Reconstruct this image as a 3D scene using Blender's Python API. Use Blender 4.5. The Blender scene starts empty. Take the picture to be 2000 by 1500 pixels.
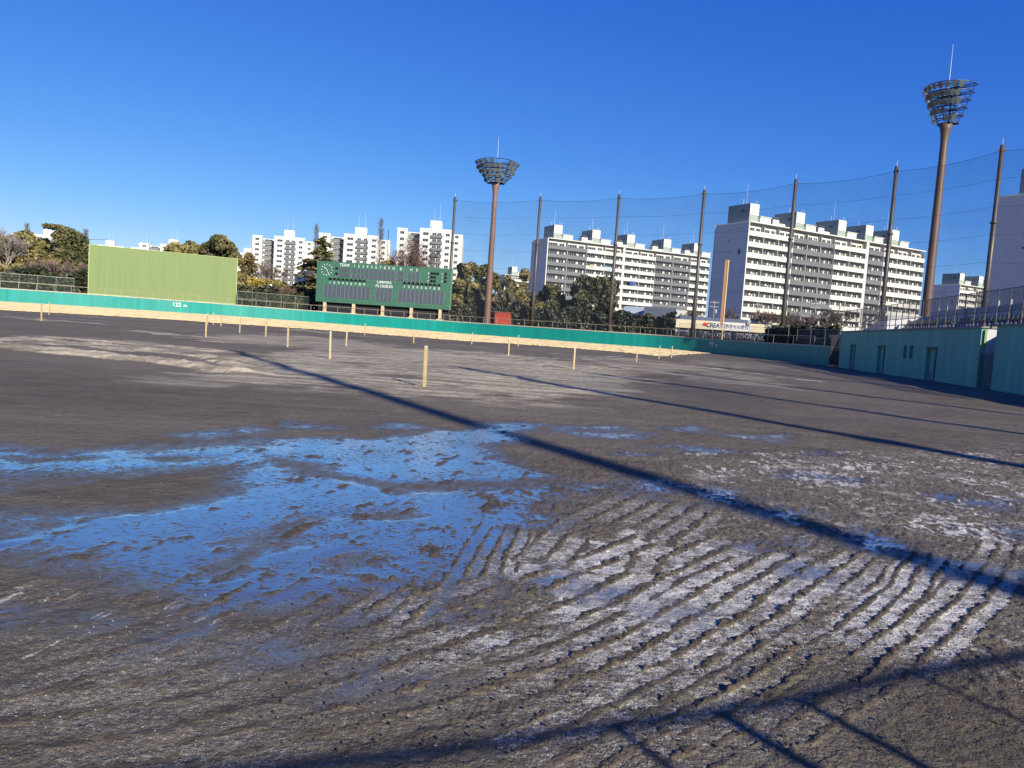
import bpy, math, random
import numpy as np
from mathutils import Vector, Matrix
R = math.radians
random.seed(7); RNG = np.random.default_rng(11)
sc = bpy.context.scene
COL = sc.collection

# ---------------------------------------------------------------- camera
EYE = 1.6; FPX = 1500.0
PITCH = math.atan(109 * .9977 / FPX); ROLL = math.atan(.068)
fw = Vector((0, math.cos(PITCH), -math.sin(PITCH)))
upu = Vector((0, math.sin(PITCH), math.cos(PITCH))); xr = Vector((1, 0, 0))
c_r, s_r = math.cos(ROLL), math.sin(ROLL)
RIGHT = xr * c_r + upu * s_r
UP = upu * c_r - xr * s_r
cd = bpy.data.cameras.new('camera'); cam = bpy.data.objects.new('camera', cd); COL.objects.link(cam)
cd.sensor_width = 36; cd.lens = 36 * FPX / 2000; cd.clip_start = .05; cd.clip_end = 9000
M = Matrix((RIGHT, UP, -fw)).transposed().to_4x4(); M.translation = Vector((0, 0, EYE))
cam.matrix_world = M; sc.camera = cam
# ---------------------------------------------------------------- sky, sun, exposure
SUN_AZ = R(149); SUN_EL = R(25)          # clockwise from +Y (the view direction)
w = bpy.data.worlds.new('World'); sc.world = w; w.use_nodes = True
nt = w.node_tree; nt.nodes.clear()
sky = nt.nodes.new('ShaderNodeTexSky'); sky.sky_type = 'NISHITA'; sky.sun_disc = False
sky.sun_elevation = SUN_EL; sky.sun_rotation = SUN_AZ; sky.air_density = 1.0; sky.dust_density = .25; sky.ozone_density = 2.5; sky.altitude = 0
bg = nt.nodes.new('ShaderNodeBackground'); bg.inputs[1].default_value = .0758
wo = nt.nodes.new('ShaderNodeOutputWorld')
sky.dust_density = 0; sky.ozone_density = 6
sc_ = nt.nodes.new('ShaderNodeSeparateColor'); cc_ = nt.nodes.new('ShaderNodeCombineColor'); nt.links.new(sky.outputs[0], sc_.inputs[0])
for k_, (g_, e_) in enumerate(((.93, 1.56), (.73, 1.123), (.93, .551))):      # deeper, clearer winter blue
    a_ = nt.nodes.new('ShaderNodeMath'); a_.operation = 'MULTIPLY'; a_.inputs[1].default_value = .1275; nt.links.new(sc_.outputs[k_], a_.inputs[0])
    b_ = nt.nodes.new('ShaderNodeMath'); b_.operation = 'POWER'; b_.inputs[1].default_value = e_; nt.links.new(a_.outputs[0], b_.inputs[0])
    c_ = nt.nodes.new('ShaderNodeMath'); c_.operation = 'MULTIPLY'; c_.inputs[1].default_value = g_ / .1275; nt.links.new(b_.outputs[0], c_.inputs[0]); nt.links.new(c_.outputs[0], cc_.inputs[k_])
nt.links.new(cc_.outputs[0], bg.inputs[0]); nt.links.new(bg.outputs[0], wo.inputs[0])
sd = bpy.data.lights.new('sun', 'SUN'); sd.energy = 5.0; sd.angle = R(.53); sd.color = (1, .93, .79)
sun = bpy.data.objects.new('sun', sd); COL.objects.link(sun)
sdir = Vector((math.sin(SUN_AZ) * math.cos(SUN_EL), math.cos(SUN_AZ) * math.cos(SUN_EL), math.sin(SUN_EL)))
sun.rotation_euler = sdir.to_track_quat('Z', 'Y').to_euler(); sun.location = sdir * 50
vs = sc.view_settings
vs.view_transform = 'Standard'; vs.look = 'None'; vs.gamma = 1; vs.exposure = .75; vs.use_curve_mapping = False

# ---------------------------------------------------------------- pixel -> place helpers
def ray(px, py):
    return fw * FPX + RIGHT * (px - 1000) + UP * (750 - py)
def at(px, py, D):
    d = ray(px, py); t = D / d.y
    return Vector((d.x * t, D, EYE + d.z * t))
def at_z(px, py, z):
    d = ray(px, py); t = (z - EYE) / d.z
    return Vector((d.x * t, d.y * t, z))
# outfield wall foot: photo column, photo row, distance
WALL = [(-420, 565, 100), (-200, 577, 108), (0, 589.5, 117), (165, 599, 124), (345, 611, 129), (450, 618, 135), (620, 630.5, 139), (760, 641, 138),
        (900, 652, 136), (1000, 659.5, 131), (1100, 667, 126), (1200, 674.5, 122), (1300, 682, 118), (1405, 692, 110), (1500, 701.5, 98), (1618, 714.5, 82)]
wp = [at(*p) for p in WALL]
w_az = np.array([math.atan2(p.x, p.y) for p in wp]); w_r = np.array([math.hypot(p.x, p.y) for p in wp]); w_z = np.array([p.z for p in wp])
_fa = np.linspace(w_az[0], w_az[-1], 400)
def smooth(v, k=21):
    p = np.pad(v, k // 2, mode='reflect', reflect_type='odd'); return np.convolve(p, np.ones(k) / k, 'valid')
_fr = smooth(np.interp(_fa, w_az, w_r)); _fz = smooth(np.interp(_fa, w_az, w_z))
def rwall(a): return np.interp(a, _fa, _fr)
def zwall(a): return np.interp(a, _fa, _fz)
def sstep(a, b, x):
    t = np.clip((x - a) / (b - a), 0, 1); return t * t * (3 - 2 * t)
def terrain(x, y):
    x = np.asarray(x, float); y = np.asarray(y, float)
    a = np.arctan2(x, y); r = np.hypot(x, y)
    return zwall(a) * sstep(45, rwall(a), r)
def gnd(px, py, lift=0):
    z = 0.0
    for _ in range(12):
        p = at_z(px, py, z) if ray(px, py).z < 0 and z < EYE - .1 else at(px, py, 130)
        z = float(terrain(p.x, p.y))
    return Vector((p.x, p.y, z + lift))
def wallpt(a, dr=0, dz=0):
    r = float(rwall(a)) + dr
    return Vector((math.sin(a) * r, math.cos(a) * r, float(zwall(a)) + dz))
def pxaz(px, py):
    d = ray(px, py); return math.atan2(d.x, d.y)
WH = 2.0
def bank_z(a, dr):     # ground level behind the outfield wall
    return float(zwall(a)) + WH - .12 + .5 * float(sstep(.5, 12, dr))
def bank(x, y):
    a = math.atan2(x, y); return bank_z(a, math.hypot(x, y) - float(rwall(a)))

# ---------------------------------------------------------------- noise
def _hash(ix, iy, s):
    h = (ix.astype(np.int64) * 374761393 + iy.astype(np.int64) * 668265263 + s * 2246822519) & 0xffffffff
    h = ((h ^ (h >> 13)) * 1274126177) & 0xffffffff
    return ((h ^ (h >> 16)) & 0xffffff) / float(0xffffff)
def vnoise(x, y, s=0):
    ix = np.floor(x); iy = np.floor(y); fx = x - ix; fy = y - iy
    fx = fx * fx * (3 - 2 * fx); fy = fy * fy * (3 - 2 * fy)
    a = _hash(ix, iy, s); b = _hash(ix + 1, iy, s); c = _hash(ix, iy + 1, s); d = _hash(ix + 1, iy + 1, s)
    return (a * (1 - fx) + b * fx) * (1 - fy) + (c * (1 - fx) + d * fx) * fy
def fbm(x, y, f, o=3, s=0, g=.5):
    v = 0; am = 1; t = 0
    for k in range(o):
        v = v + am * vnoise(x * f + 17.3 * k, y * f - 9.1 * k, s + k); t += am; am *= g; f *= 2.03
    return v / t

# ---------------------------------------------------------------- materials
MATS = {}
KC = .66          # overall scale of the paint and soil reflectances
def nodes_mat(name):
    m = bpy.data.materials.new(name); m.use_nodes = True
    return m, m.node_tree, m.node_tree.nodes['Principled BSDF']
def mat(name, col, rough=.7, var=.18, scale=.6, metal=0, streak=0, bump=0, bscale=20, spec=.4):
    if name in MATS: return MATS[name]
    m, t, b = nodes_mat(name); N = t.nodes; L = t.links
    tc = N.new('ShaderNodeTexCoord'); no = N.new('ShaderNodeTexNoise'); no.inputs['Scale'].default_value = scale; no.inputs['Detail'].default_value = 5
    mp = N.new('ShaderNodeMapping'); L.new(tc.outputs['Object'], mp.inputs[0]); L.new(mp.outputs[0], no.inputs[0])
    if streak: mp.inputs['Scale'].default_value = (streak, streak, .12)
    ra = N.new('ShaderNodeMapRange'); ra.inputs[1].default_value = .25; ra.inputs[2].default_value = .75
    ra.inputs[3].default_value = 1 - var; ra.inputs[4].default_value = 1 + var
    L.new(no.outputs[0], ra.inputs[0])
    mx = N.new('ShaderNodeVectorMath'); mx.operation = 'SCALE'; mx.inputs[0].default_value = [c * KC for c in col[:3]]
    L.new(ra.outputs[0], mx.inputs['Scale']); L.new(mx.outputs[0], b.inputs['Base Color'])
    b.inputs['Roughness'].default_value = rough; b.inputs['Metallic'].default_value = metal; b.inputs['Specular IOR Level'].default_value = spec
    if bump:
        n2 = N.new('ShaderNodeTexNoise'); n2.inputs['Scale'].default_value = bscale; n2.inputs['Detail'].default_value = 4
        L.new(tc.outputs['Object'], n2.inputs[0]); bu = N.new('ShaderNodeBump'); bu.inputs['Strength'].default_value = bump; bu.inputs['Distance'].default_value = .05
        L.new(n2.outputs[0], bu.inputs['Height']); L.new(bu.outputs[0], b.inputs['Normal'])
    MATS[name] = m; return m
def leafmat(name, c1, c2, c3):
    if name in MATS: return MATS[name]
    c1, c2, c3 = [tuple(v * KC * 1.35 for v in c) for c in (c1, c2, c3)]
    m, t, b = nodes_mat(name); N = t.nodes; L = t.links
    tc = N.new('ShaderNodeTexCoord'); no = N.new('ShaderNodeTexNoise'); no.inputs['Scale'].default_value = .45; no.inputs['Detail'].default_value = 3
    L.new(tc.outputs['Object'], no.inputs[0])
    wn = N.new('ShaderNodeTexNoise'); wn.inputs['Scale'].default_value = 5; L.new(tc.outputs['Object'], wn.inputs[0])
    ad = N.new('ShaderNodeMath'); ad.operation = 'MULTIPLY_ADD'; ad.inputs[1].default_value = .5; L.new(wn.outputs[0], ad.inputs[0]); L.new(no.outputs[0], ad.inputs[2])
    cr = N.new('ShaderNodeValToRGB'); e = cr.color_ramp.elements
    e[0].position = .55; e[0].color = (*c1, 1); e[1].position = .95; e[1].color = (*c3, 1); k = e.new(.75); k.color = (*c2, 1)
    L.new(ad.outputs[0], cr.inputs[0]); L.new(cr.outputs[0], b.inputs['Base Color'])
    b.inputs['Roughness'].default_value = .55; b.inputs['Specular IOR Level'].default_value = .3
    MATS[name] = m; return m
def meshmat(name, col, keep, cell=0, line=.1):
    """wire or cord netting: the fraction `keep` of it is cord, the rest is open"""
    if name in MATS: return MATS[name]
    m, t, b = nodes_mat(name); N = t.nodes; L = t.links
    b.inputs['Base Color'].default_value = (*[c * KC for c in col], 1); b.inputs['Roughness'].default_value = .7
    tr = N.new('ShaderNodeBsdfTransparent'); mx = N.new('ShaderNodeMixShader'); o = N['Material Output']
    tc = N.new('ShaderNodeTexCoord'); no = N.new('ShaderNodeTexNoise'); no.inputs['Scale'].default_value = .3; L.new(tc.outputs['Object'], no.inputs[0])
    ra = N.new('ShaderNodeMapRange'); ra.inputs[1].default_value = .3; ra.inputs[2].default_value = .7; ra.inputs[3].default_value = keep * .75; ra.inputs[4].default_value = keep * 1.25
    L.new(no.outputs[0], ra.inputs[0]); L.new(ra.outputs[0], mx.inputs[0])
    L.new(tr.outputs[0], mx.inputs[1]); L.new(b.outputs[0], mx.inputs[2]); L.new(mx.outputs[0], o.inputs[0])
    MATS[name] = m; return m
m_teal = mat('teal_wall_paint', (.006, .34, .285), .5, .16, 1.0, streak=1.2)
m_cap = mat('wall_cap_concrete', (.62, .56, .44), .8, .2, 1.5)
m_yel = mat('faded_yellow_paint', (.46, .38, .24), .5, .2, 3)
m_white = mat('cream_white_paint', (.88, .86, .76), .7, .05, .15)
m_tower = mat('white_tower_render', (.86, .83, .77), .7, .05, .15)
m_grey = mat('grey_balcony_paint', (.20, .21, .22), .7, .08, .5)
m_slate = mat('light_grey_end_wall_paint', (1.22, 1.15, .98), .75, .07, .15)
m_mint = mat('pale_green_render', (.42, .50, .44), .8, .07, .4)
m_glass = mat('dark_window_glass', (.05, .06, .07), .15, .5, .8, spec=.6)
m_frame = mat('white_window_frame', (.75, .75, .72), .5, .05)
m_conc = mat('concrete', (.38, .36, .32), .85, .2, 1.2, bump=.3)
m_pole = mat('dark_brown_pole_steel', (.085, .068, .056), .45, .25, .8, spec=.5)
m_tow = mat('reddish_brown_tower_steel', (.27, .145, .10), .5, .14, .5)
m_frmb = mat('black_brown_truss_steel', (.035, .022, .02), .5, .2)
m_cable = mat('dark_cable', (.03, .035, .045), .6, .1)
m_wood = mat('pale_stake_wood', (.62, .47, .25), .7, .25, 6)
m_galv = mat('galvanised_steel', (.42, .43, .42), .45, .15, 2, metal=.3)
m_wht = mat('white_metal_paint', (.8, .81, .82), .4, .06)
m_bark = mat('bark', (.12, .09, .07), .9, .3, 2)
m_bare = mat('pale_bare_twig', (.26, .20, .17), .9, .25, 1)
m_bare2 = mat('pinkish_bare_twig', (.30, .19, .15), .9, .25, 1)
m_black = mat('black_plastic', (.02, .02, .022), .5, .1)
m_red = mat('orange_red_paint', (.62, .09, .04), .5, .1, 1.5)
m_board = mat('scoreboard_green_paint', (.048, .160, .105), .6, .1, .4)
m_boardl = mat('scoreboard_light_green_trim', (.16, .33, .20), .6, .1, .4)
m_slot = mat('scoreboard_dark_slot', (.075, .095, .125), .6, .12, 2)
m_screen = mat('olive_green_screen_fabric', (.235, .315, .12), .8, .09, .9, streak=5)

# ---------------------------------------------------------------- objects
def tag(o, label=None, cat=None, group=None, kind=None):
    if label: o['label'] = label
    if cat: o['category'] = cat
    if group: o['group'] = group
    if kind: o['kind'] = kind
    return o
def empty(name, loc, rz=0, label=None, cat=None, group=None):
    o = bpy.data.objects.new(name, None); COL.objects.link(o); o.location = loc; o.rotation_euler = (0, 0, rz); o.empty_display_size = .3
    return tag(o, label, cat, group)
class MB:
    def __init__(s): s.v = []; s.f = []; s.m = []; s.mats = []; s.cur = 0
    def use(s, m):
        if m not in s.mats: s.mats.append(m)
        s.cur = s.mats.index(m); return s
    def add(s, v, f):
        k = len(s.v); s.v += [tuple(p) for p in v]; s.f += [tuple(i + k for i in q) for q in f]; s.m += [s.cur] * len(f); return s
    def box(s, x0, x1, y0, y1, z0, z1, M=None):
        v = [Vector((x, y, z)) for z in (z0, z1) for y in (y0, y1) for x in (x0, x1)]
        if M: v = [M @ p for p in v]
        return s.add(v, [(0, 2, 3, 1), (4, 5, 7, 6), (0, 1, 5, 4), (1, 3, 7, 5), (3, 2, 6, 7), (2, 0, 4, 6)])
    def hexa(s, b, t):      # four bottom points, four top points
        return s.add(list(b) + list(t), [(3, 2, 1, 0), (4, 5, 6, 7), (0, 1, 5, 4), (1, 2, 6, 5), (2, 3, 7, 6), (3, 0, 4, 7)])
    def tube(s, p, q, r0, r1=None, n=6, cap=True):
        p = Vector(p); q = Vector(q); r1 = r0 if r1 is None else r1
        d = (q - p).normalized(); a = d.orthogonal().normalized(); b = d.cross(a)
        v = [p + (a * math.cos(6.2832 * i / n) + b * math.sin(6.2832 * i / n)) * r0 for i in range(n)] + \
            [q + (a * math.cos(6.2832 * i / n) + b * math.sin(6.2832 * i / n)) * r1 for i in range(n)]
        f = [(i, (i + 1) % n, n + (i + 1) % n, n + i) for i in range(n)]
        if cap: f += [tuple(range(n - 1, -1, -1)), tuple(range(n, 2 * n))]
        return s.add(v, f)
    def lathe(s, prof, n=20, o=(0, 0, 0)):
        v = []; f = []
        for r, z in prof: v += [(o[0] + r * math.cos(6.2832 * i / n), o[1] + r * math.sin(6.2832 * i / n), o[2] + z) for i in range(n)]
        for k in range(len(prof) - 1):
            f += [(k * n + i, k * n + (i + 1) % n, (k + 1) * n + (i + 1) % n, (k + 1) * n + i) for i in range(n)]
        f += [tuple(range(n - 1, -1, -1)), tuple(range((len(prof) - 1) * n, len(prof) * n))]
        return s.add(v, f)
    def build(s, name, m=None, parent=None, smooth=False):
        me = bpy.data.meshes.new(name); me.from_pydata(s.v, [], s.f)
        for mm in (s.mats if s.mats else [m]): me.materials.append(mm)
        if s.mats: me.polygons.foreach_set('material_index', s.m)
        if smooth: me.polygons.foreach_set('use_smooth', [len(f) == 4 for f in s.f])
        me.update(); o = bpy.data.objects.new(name, me); COL.objects.link(o)
        if parent: o.parent = parent
        return o
def np_mesh(name, V, F, m, parent=None, smooth=False):
    me = bpy.data.meshes.new(name); n = len(F); k = F.shape[1]
    me.vertices.add(len(V)); me.vertices.foreach_set('co', np.ascontiguousarray(V, np.float32).ravel())
    me.loops.add(n * k); me.loops.foreach_set('vertex_index', np.ascontiguousarray(F, np.int32).ravel())
    me.polygons.add(n); me.polygons.foreach_set('loop_start', np.arange(0, n * k, k, dtype=np.int32))
    me.update(calc_edges=True); me.materials.append(m)
    if smooth: me.polygons.foreach_set('use_smooth', np.ones(n, bool))
    o = bpy.data.objects.new(name, me); COL.objects.link(o)
    if parent: o.parent = parent
    return o
def copy_tree(o, parent=None):
    c = o.copy(); COL.objects.link(c); c.parent = parent
    for ch in list(o.children): copy_tree(ch, c)
    return c
def cp(o, loc, rz=None, label=None):
    c = copy_tree(o); c.location = loc
    if rz is not None: c.rotation_euler = (0, 0, rz)
    if label: c['label'] = label
    return c
def text(name, s, size, m, parent, loc, rot, bold=0, align='CENTER', sx=1):
    cu = bpy.data.curves.new(name, 'FONT'); cu.body = s; cu.size = size; cu.align_x = align; cu.align_y = 'CENTER'; cu.extrude = .01; cu.offset = bold
    t = bpy.data.objects.new(name, cu); COL.objects.link(t)
    me = bpy.data.meshes.new_from_object(t.evaluated_get(bpy.context.evaluated_depsgraph_get()))
    bpy.data.objects.remove(t); me.materials.clear(); me.materials.append(m)
    o = bpy.data.objects.new(name, me); COL.objects.link(o); o.parent = parent; o.location = loc; o.rotation_euler = rot; o.scale = (sx, 1, 1)
    return o
ORD = ['first', 'second', 'third', 'fourth', 'fifth', 'sixth', 'seventh', 'eighth', 'ninth', 'tenth', 'eleventh', 'twelfth', 'thirteenth', 'fourteenth', 'fifteenth', 'sixteenth', 'seventeenth', 'eighteenth', 'nineteenth', 'twentieth', 'twenty-first', 'twenty-second']

# ================================================================ GROUND
def ground():
    th = np.concatenate([np.linspace(R(38), R(7.5), 700), np.linspace(R(7.46), R(2.2), 330), np.linspace(R(2.17), R(1.05), 45)]); r1 = EYE / np.tan(th)
    r = np.concatenate([[.02, .4, .8, 1.2, 1.6, 1.9], r1, np.geomspace(r1[-1] * 1.02, 170, 60), np.geomspace(190, 6000, 14)])
    a = np.concatenate([np.linspace(R(-40), R(40), 1150), np.linspace(R(45), R(315), 36)])
    A, RR = np.meshgrid(a, r); nr, na = A.shape
    X = (RR * np.sin(A)).ravel(); Y = (RR * np.cos(A)).ravel()
    Z = terrain(X, Y)
    n = len(X); wet = np.zeros(n); frost = np.zeros(n); sand = np.zeros(n); ridge = np.zeros(n)
    rr = np.hypot(X, Y); aa = np.arctan2(X, Y)
    I = np.where((rr < 75) & (np.abs(aa) < R(45)))[0]; x = X[I]; y = Y[I]; rad = rr[I]
    def W(pts): return np.array([[g.x, g.y] for g in (gnd(*p) for p in pts)])
    # ragged edges: warp the place a little, more with distance
    wsc = .05 + .02 * rad
    wx = x + wsc * (fbm(x, y, 1.1, 4, 50) - .5) * 5; wy = y + wsc * (fbm(x, y, 1.1, 4, 70) - .5) * 5
    def poly_sd(px, x, y):
        P = W(px); d = np.full(len(x), 1e9); ins = np.zeros(len(x), bool)
        for i in range(len(P)):
            p = P[i]; q = P[(i + 1) % len(P)]; e = q - p; t = np.clip(((x - p[0]) * e[0] + (y - p[1]) * e[1]) / (e @ e), 0, 1)
            d = np.minimum(d, np.hypot(x - p[0] - t * e[0], y - p[1] - t * e[1]))
            c = ((p[1] > y) != (q[1] > y)) & (x < (q[0] - p[0]) * (y - p[1]) / (q[1] - p[1] + 1e-12) + p[0]); ins ^= c
        return np.where(ins, d, -d)
    def line_d(px, x, y):
        P = W(px); best = np.full(len(x), 1e9); sg = np.zeros(len(x)); al = np.zeros(len(x)); L = 0
        for i in range(len(P) - 1):
            p = P[i]; e = P[i + 1] - p; l = math.hypot(*e); t0 = ((x - p[0]) * e[0] + (y - p[1]) * e[1]) / (e @ e); t = np.clip(t0, 0, 1)
            if i == 0: t = np.minimum(t0, 1)
            if i == len(P) - 2: t = np.maximum(t, t0) if i else t0
            t = np.clip(t, -.25, 1.25)
            dx = x - p[0] - t * e[0]; dy = y - p[1] - t * e[1]; d = np.hypot(dx, dy); m = d < best
            best = np.where(m, d, best); sg = np.where(m, np.sign(e[0] * dy - e[1] * dx), sg); al = np.where(m, (L + t * l), al); L += l
        return best * sg, al, L
    def ell(cx, cy, w, h): return [(cx + w * math.cos(k * .785), cy + h * math.sin(k * .785)) for k in range(8)]
    # ---- puddle level
    big = [(-60, 880), (0, 882), (130, 890), (250, 882), (330, 874), (470, 866), (600, 862), (700, 858), (800, 851), (900, 838), (965, 830), (1060, 832), (1085, 838), (985, 846), (960, 858), (968, 880), (1010, 905), (1070, 940), (1085, 985),
           (1060, 1030), (1000, 1065), (900, 1110), (830, 1150), (700, 1172), (560, 1180), (440, 1178), (330, 1150), (250, 1110), (160, 1082), (60, 1066), (-60, 1075)]
    land = [(-80, 944), (100, 938), (240, 927), (330, 915), (400, 908), (470, 912), (488, 930), (450, 960), (340, 985), (200, 1003), (60, 1006), (-80, 1000)]
    lev = poly_sd(big, wx, wy)
    lev = np.minimum(lev, -poly_sd(land, wx, wy))
    for e in [(735, 1003, 42, 9), (575, 1057, 38, 8), (500, 1045, 26, 5), (700, 1110, 28, 6), (330, 893, 50, 5), (110, 903, 50, 6), (80, 1022, 60, 6)]:
        lev = np.minimum(lev, -poly_sd(ell(*e), wx, wy))
    d, al, L = line_d([(535, 900), (600, 912), (660, 930), (760, 943), (900, 948), (1060, 944)], wx, wy); lev = np.minimum(lev, np.abs(d) - .16)
    d, al, L = line_d([(455, 1092), (520, 1070), (600, 1018)], wx, wy); lev = np.minimum(lev, np.abs(d) - .035)
    lev = np.clip(lev * 1.2, -1, .5)
    small = [(1020, 832, 55, 4), (815, 835, 35, 3), (1190, 851, 46, 5), (1160, 838, 38, 3), (1345, 838, 36, 7), (1440, 850, 22, 3), (1400, 884, 42, 7), (1255, 887, 28, 4), (1330, 872, 26, 4), (1520, 852, 34, 4), (1640, 940, 44, 7), (1620, 888, 40, 4), (430, 848, 60, 5), (520, 845, 40, 3), (640, 832, 50, 3),
             (1150, 958, 40, 8), (1250, 958, 48, 12), (1400, 975, 55, 12), (1560, 1012, 50, 12), (1745, 1060, 60, 14), (1900, 1118, 44, 16), (1985, 1130, 40, 12), (1500, 1060, 60, 15), (1620, 1118, 60, 16), (1870, 972, 28, 14), (1950, 985, 18, 10), (1950, 1035, 20, 12), (1180, 1150, 70, 12), (1050, 1128, 60, 14), (700, 1225, 70, 16), (1320, 1190, 60, 10), (850, 1195, 60, 12), (320, 1230, 90, 14), (100, 1195, 90, 8), (560, 1290, 90, 14), (780, 1350, 90, 16)]
    sm = np.full(len(x), -1.0)
    for e in small: sm = np.maximum(sm, poly_sd(ell(*e), wx, wy) * 1.3)
    lev = np.maximum(lev, np.clip(sm, -1, .12) - .10 * (1 - sstep(5, 9, rad)))
    # ---- crumbled soil: height in metres
    near = 1 - sstep(14, 40, rad)
    c1 = fbm(x, y, 9, 3, 1); c2 = fbm(x, y, 34, 3, 5); c3 = fbm(x, y, 2.2, 3, 9)
    c2 = .5 * c2 + .5 * fbm(x, y, 19, 3, 7); clod = np.clip(c1 * .6 + c2 * 1.4 - .90, 0, 1) * .034 + (c3 - .5) * .014 + (c2 - .5) * .010
    rough_zone = sstep(-.5, .6, poly_sd([(560, 1180), (1000, 1000), (1050, 880), (1500, 870), (2150, 880), (2200, 1400), (1500, 1500), (900, 1500)], wx, wy))
    warm = sstep(0, .6, poly_sd([(1600, 1400), (1800, 1290), (2100, 1380), (2100, 1600), (1000, 1600), (1300, 1490)], wx, wy))
    amp = (.18 + .60 * rough_zone) * (1 - .6 * warm)
    dv = W([(250, 1080), (640, 930)]); dv = dv[1] - dv[0]; dv /= math.hypot(*dv); uu = x * dv[0] + y * dv[1]; vv = -x * dv[1] + y * dv[0]
    c4 = fbm(uu * .35, vv, 9, 3, 101); inp = sstep(-.6, .1, lev)
    lev = lev - .02 * (1 - sstep(4.6, 7.0, rad)) * inp
    h = clod * (amp + .12 * inp) + inp * (np.clip(c4 - .56, 0, 1) * .030 * (.2 + 1.6 * c1))
    fr = np.zeros(len(x))
    # ---- furrow families left by the machine: guide, half width, spacing, height
    FAM = [([(-100, 1420), (300, 1370), (700, 1275), (1000, 1175), (1200, 1095), (1350, 1035)], -.60, .40, .215, .012, 1.0),
           ([(300, 1560), (800, 1440), (1150, 1320), (1330, 1220), (1480, 1130), (1600, 1060)], -.46, .44, .165, .011, .95),
           ([(1050, 1560), (1300, 1430), (1500, 1300), (1650, 1190), (1760, 1090)], -.40, .40, .135, .009, .8),
           ([(1350, 1480), (1560, 1360), (1720, 1250), (1810, 1160), (1850, 1090)], -.10, .30, .12, .011, .85),
           ([(1540, 1470), (1740, 1340), (1880, 1220), (1960, 1120), (1990, 1060)], -.12, .30, .14, .009, .8),
           ([(905, 1180), (935, 1130), (958, 1075), (985, 1030)], -.24, .22, .105, .013, 1.15),
           ([(730, 1230), (800, 1170), (870, 1105)], -.20, .26, .12, .012, 1.05),
           ([(440, 1250), (560, 1210), (640, 1170)], -.18, .18, .15, .008, .8),
           ([(-60, 1300), (200, 1240), (420, 1175), (560, 1110)], -.45, .45, .20, .005, .5),
           ([(-60, 1195), (120, 1165), (240, 1135)], -.22, .22, .15, .005, .7),
           ([(1150, 1130), (1220, 1040), (1330, 980)], -.5, .6, .20, .009, .65)]
    rdg = np.zeros(len(x)); fam = np.zeros(len(x))
    for fi, (g, lo, hi, sp, ht, fs) in enumerate(FAM):
        d, al, L = line_d(g, x + .06 * (fbm(x, y, 1.6, 2, 31) - .5), y + .06 * (fbm(x, y, 1.6, 2, 33) - .5))
        m = sstep(lo - .05, lo + .03, d) * (1 - sstep(hi - .03, hi + .05, d)) * sstep(-.1, .15, al) * (1 - sstep(L - .45, L + .30, al))
        m = m * sstep(.22, .42, fbm(x, y, 1.3, 2, 41 + int(sp * 100)))
        ph = np.cos(2 * math.pi * (d / sp + .25 * (fbm(x, y, .9, 2, 77) - .5)))
        p = sstep(.38, .98, ph + 1.9 * (c2 - .5) + .6 * (c1 - .5))
        ht = ht * .72
        if fi < 2: ht = ht * (.2 + .8 * sstep(.25 * L, .6 * L, al)); fs = fs * (.4 + .6 * sstep(.2 * L, .55 * L, al))
        keep = m > fam * .9
        rdg = np.where(keep, p * m, rdg); fr = np.where(keep, fs * m * (1 - sstep(.0, .5, p)), fr)
        h = np.where(keep, h * (1 - m * (1 - p) * .85) + m * (p * ht * (.62 + .15 * c1 + .35 * c2) - ht * .30), h); fam = np.maximum(fam, m)
    # clods thrown everywhere in the rough half, frost lying in the hollows between
    zone = sstep(-.3, .8, poly_sd([(550, 1330), (900, 1090), (1080, 1000), (1180, 930), (1450, 900), (1750, 870), (2200, 850), (2200, 1420), (1700, 1300), (1300, 1480), (800, 1480), (400, 1450)], wx, wy))
    zone *= .62 + .9 * (fbm(x, y, .7, 3, 90) - .3)
    hol = 1 - sstep(-.006, .012, h)
    fr = np.maximum(fr * (.35 + .70 * zone), zone * hol * (.26 + .55 * sstep(.47, .6, fbm(x, y, 5, 3, 93))) * (1 - rdg))
    c5 = .25 * fbm(x, y, 1.3, 2, 115) + .75 * fbm(uu * .6, vv * 1.0, 17, 3, 111); fr = fr * (.68 + .42 * sstep(.36, .6, fbm(x, y, 16, 3, 117)))
    for pz in ([(1560, 905), (1700, 880), (1830, 875), (1790, 940), (1700, 990), (1600, 985)], [(1760, 885), (2100, 880), (2100, 1010), (1880, 985)], [(1740, 960), (2100, 1000), (2100, 1110), (1880, 1090), (1760, 1030)], [(1300, 890), (1560, 880), (1600, 940), (1400, 950)]):
        fr = np.maximum(fr, sstep(-.4, .5, poly_sd(pz, wx, wy)) * sstep(.53, .60, c5) * (.35 + .65 * sstep(.4, .6, fbm(x, y, 2.0, 2, 119))))
    lz = sstep(-.2, .4, poly_sd([(-100, 1110), (300, 1130), (640, 1180), (560, 1290), (200, 1340), (-100, 1320)], wx, wy))
    fr = np.maximum(fr, lz * sstep(.60, .70, fbm(uu * .55 + .25 * c1, vv * 3.0 + .1 * c1, 7.5, 3, 121)) * .72 * sstep(.4, .55, fbm(x, y, 2.2, 2, 123)))
    thin = sstep(-.3, .5, poly_sd([(-200, 1150), (500, 1180), (900, 1250), (1250, 1450), (1300, 1600), (-200, 1600)], wx, wy))
    fr = np.maximum(fr, thin * (.14 + .20 * sstep(.4, .65, fbm(x, y, 1.2, 3, 95))) * (1 - rdg * .8))
    fr *= 1 - .75 * warm
    # ---- water fills what lies below the level
    wl = np.where(lev > -.9, -.003 + lev * .03, -1)
    wl = np.minimum(wl, .0045)
    wf = sstep(-.50, .30, lev + .5 * (c4 - .5))
    wv = np.maximum(sstep(-.0035, .001, wl - h), .0) * sstep(-.35, .12, lev + .6 * (c4 - .5))
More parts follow.
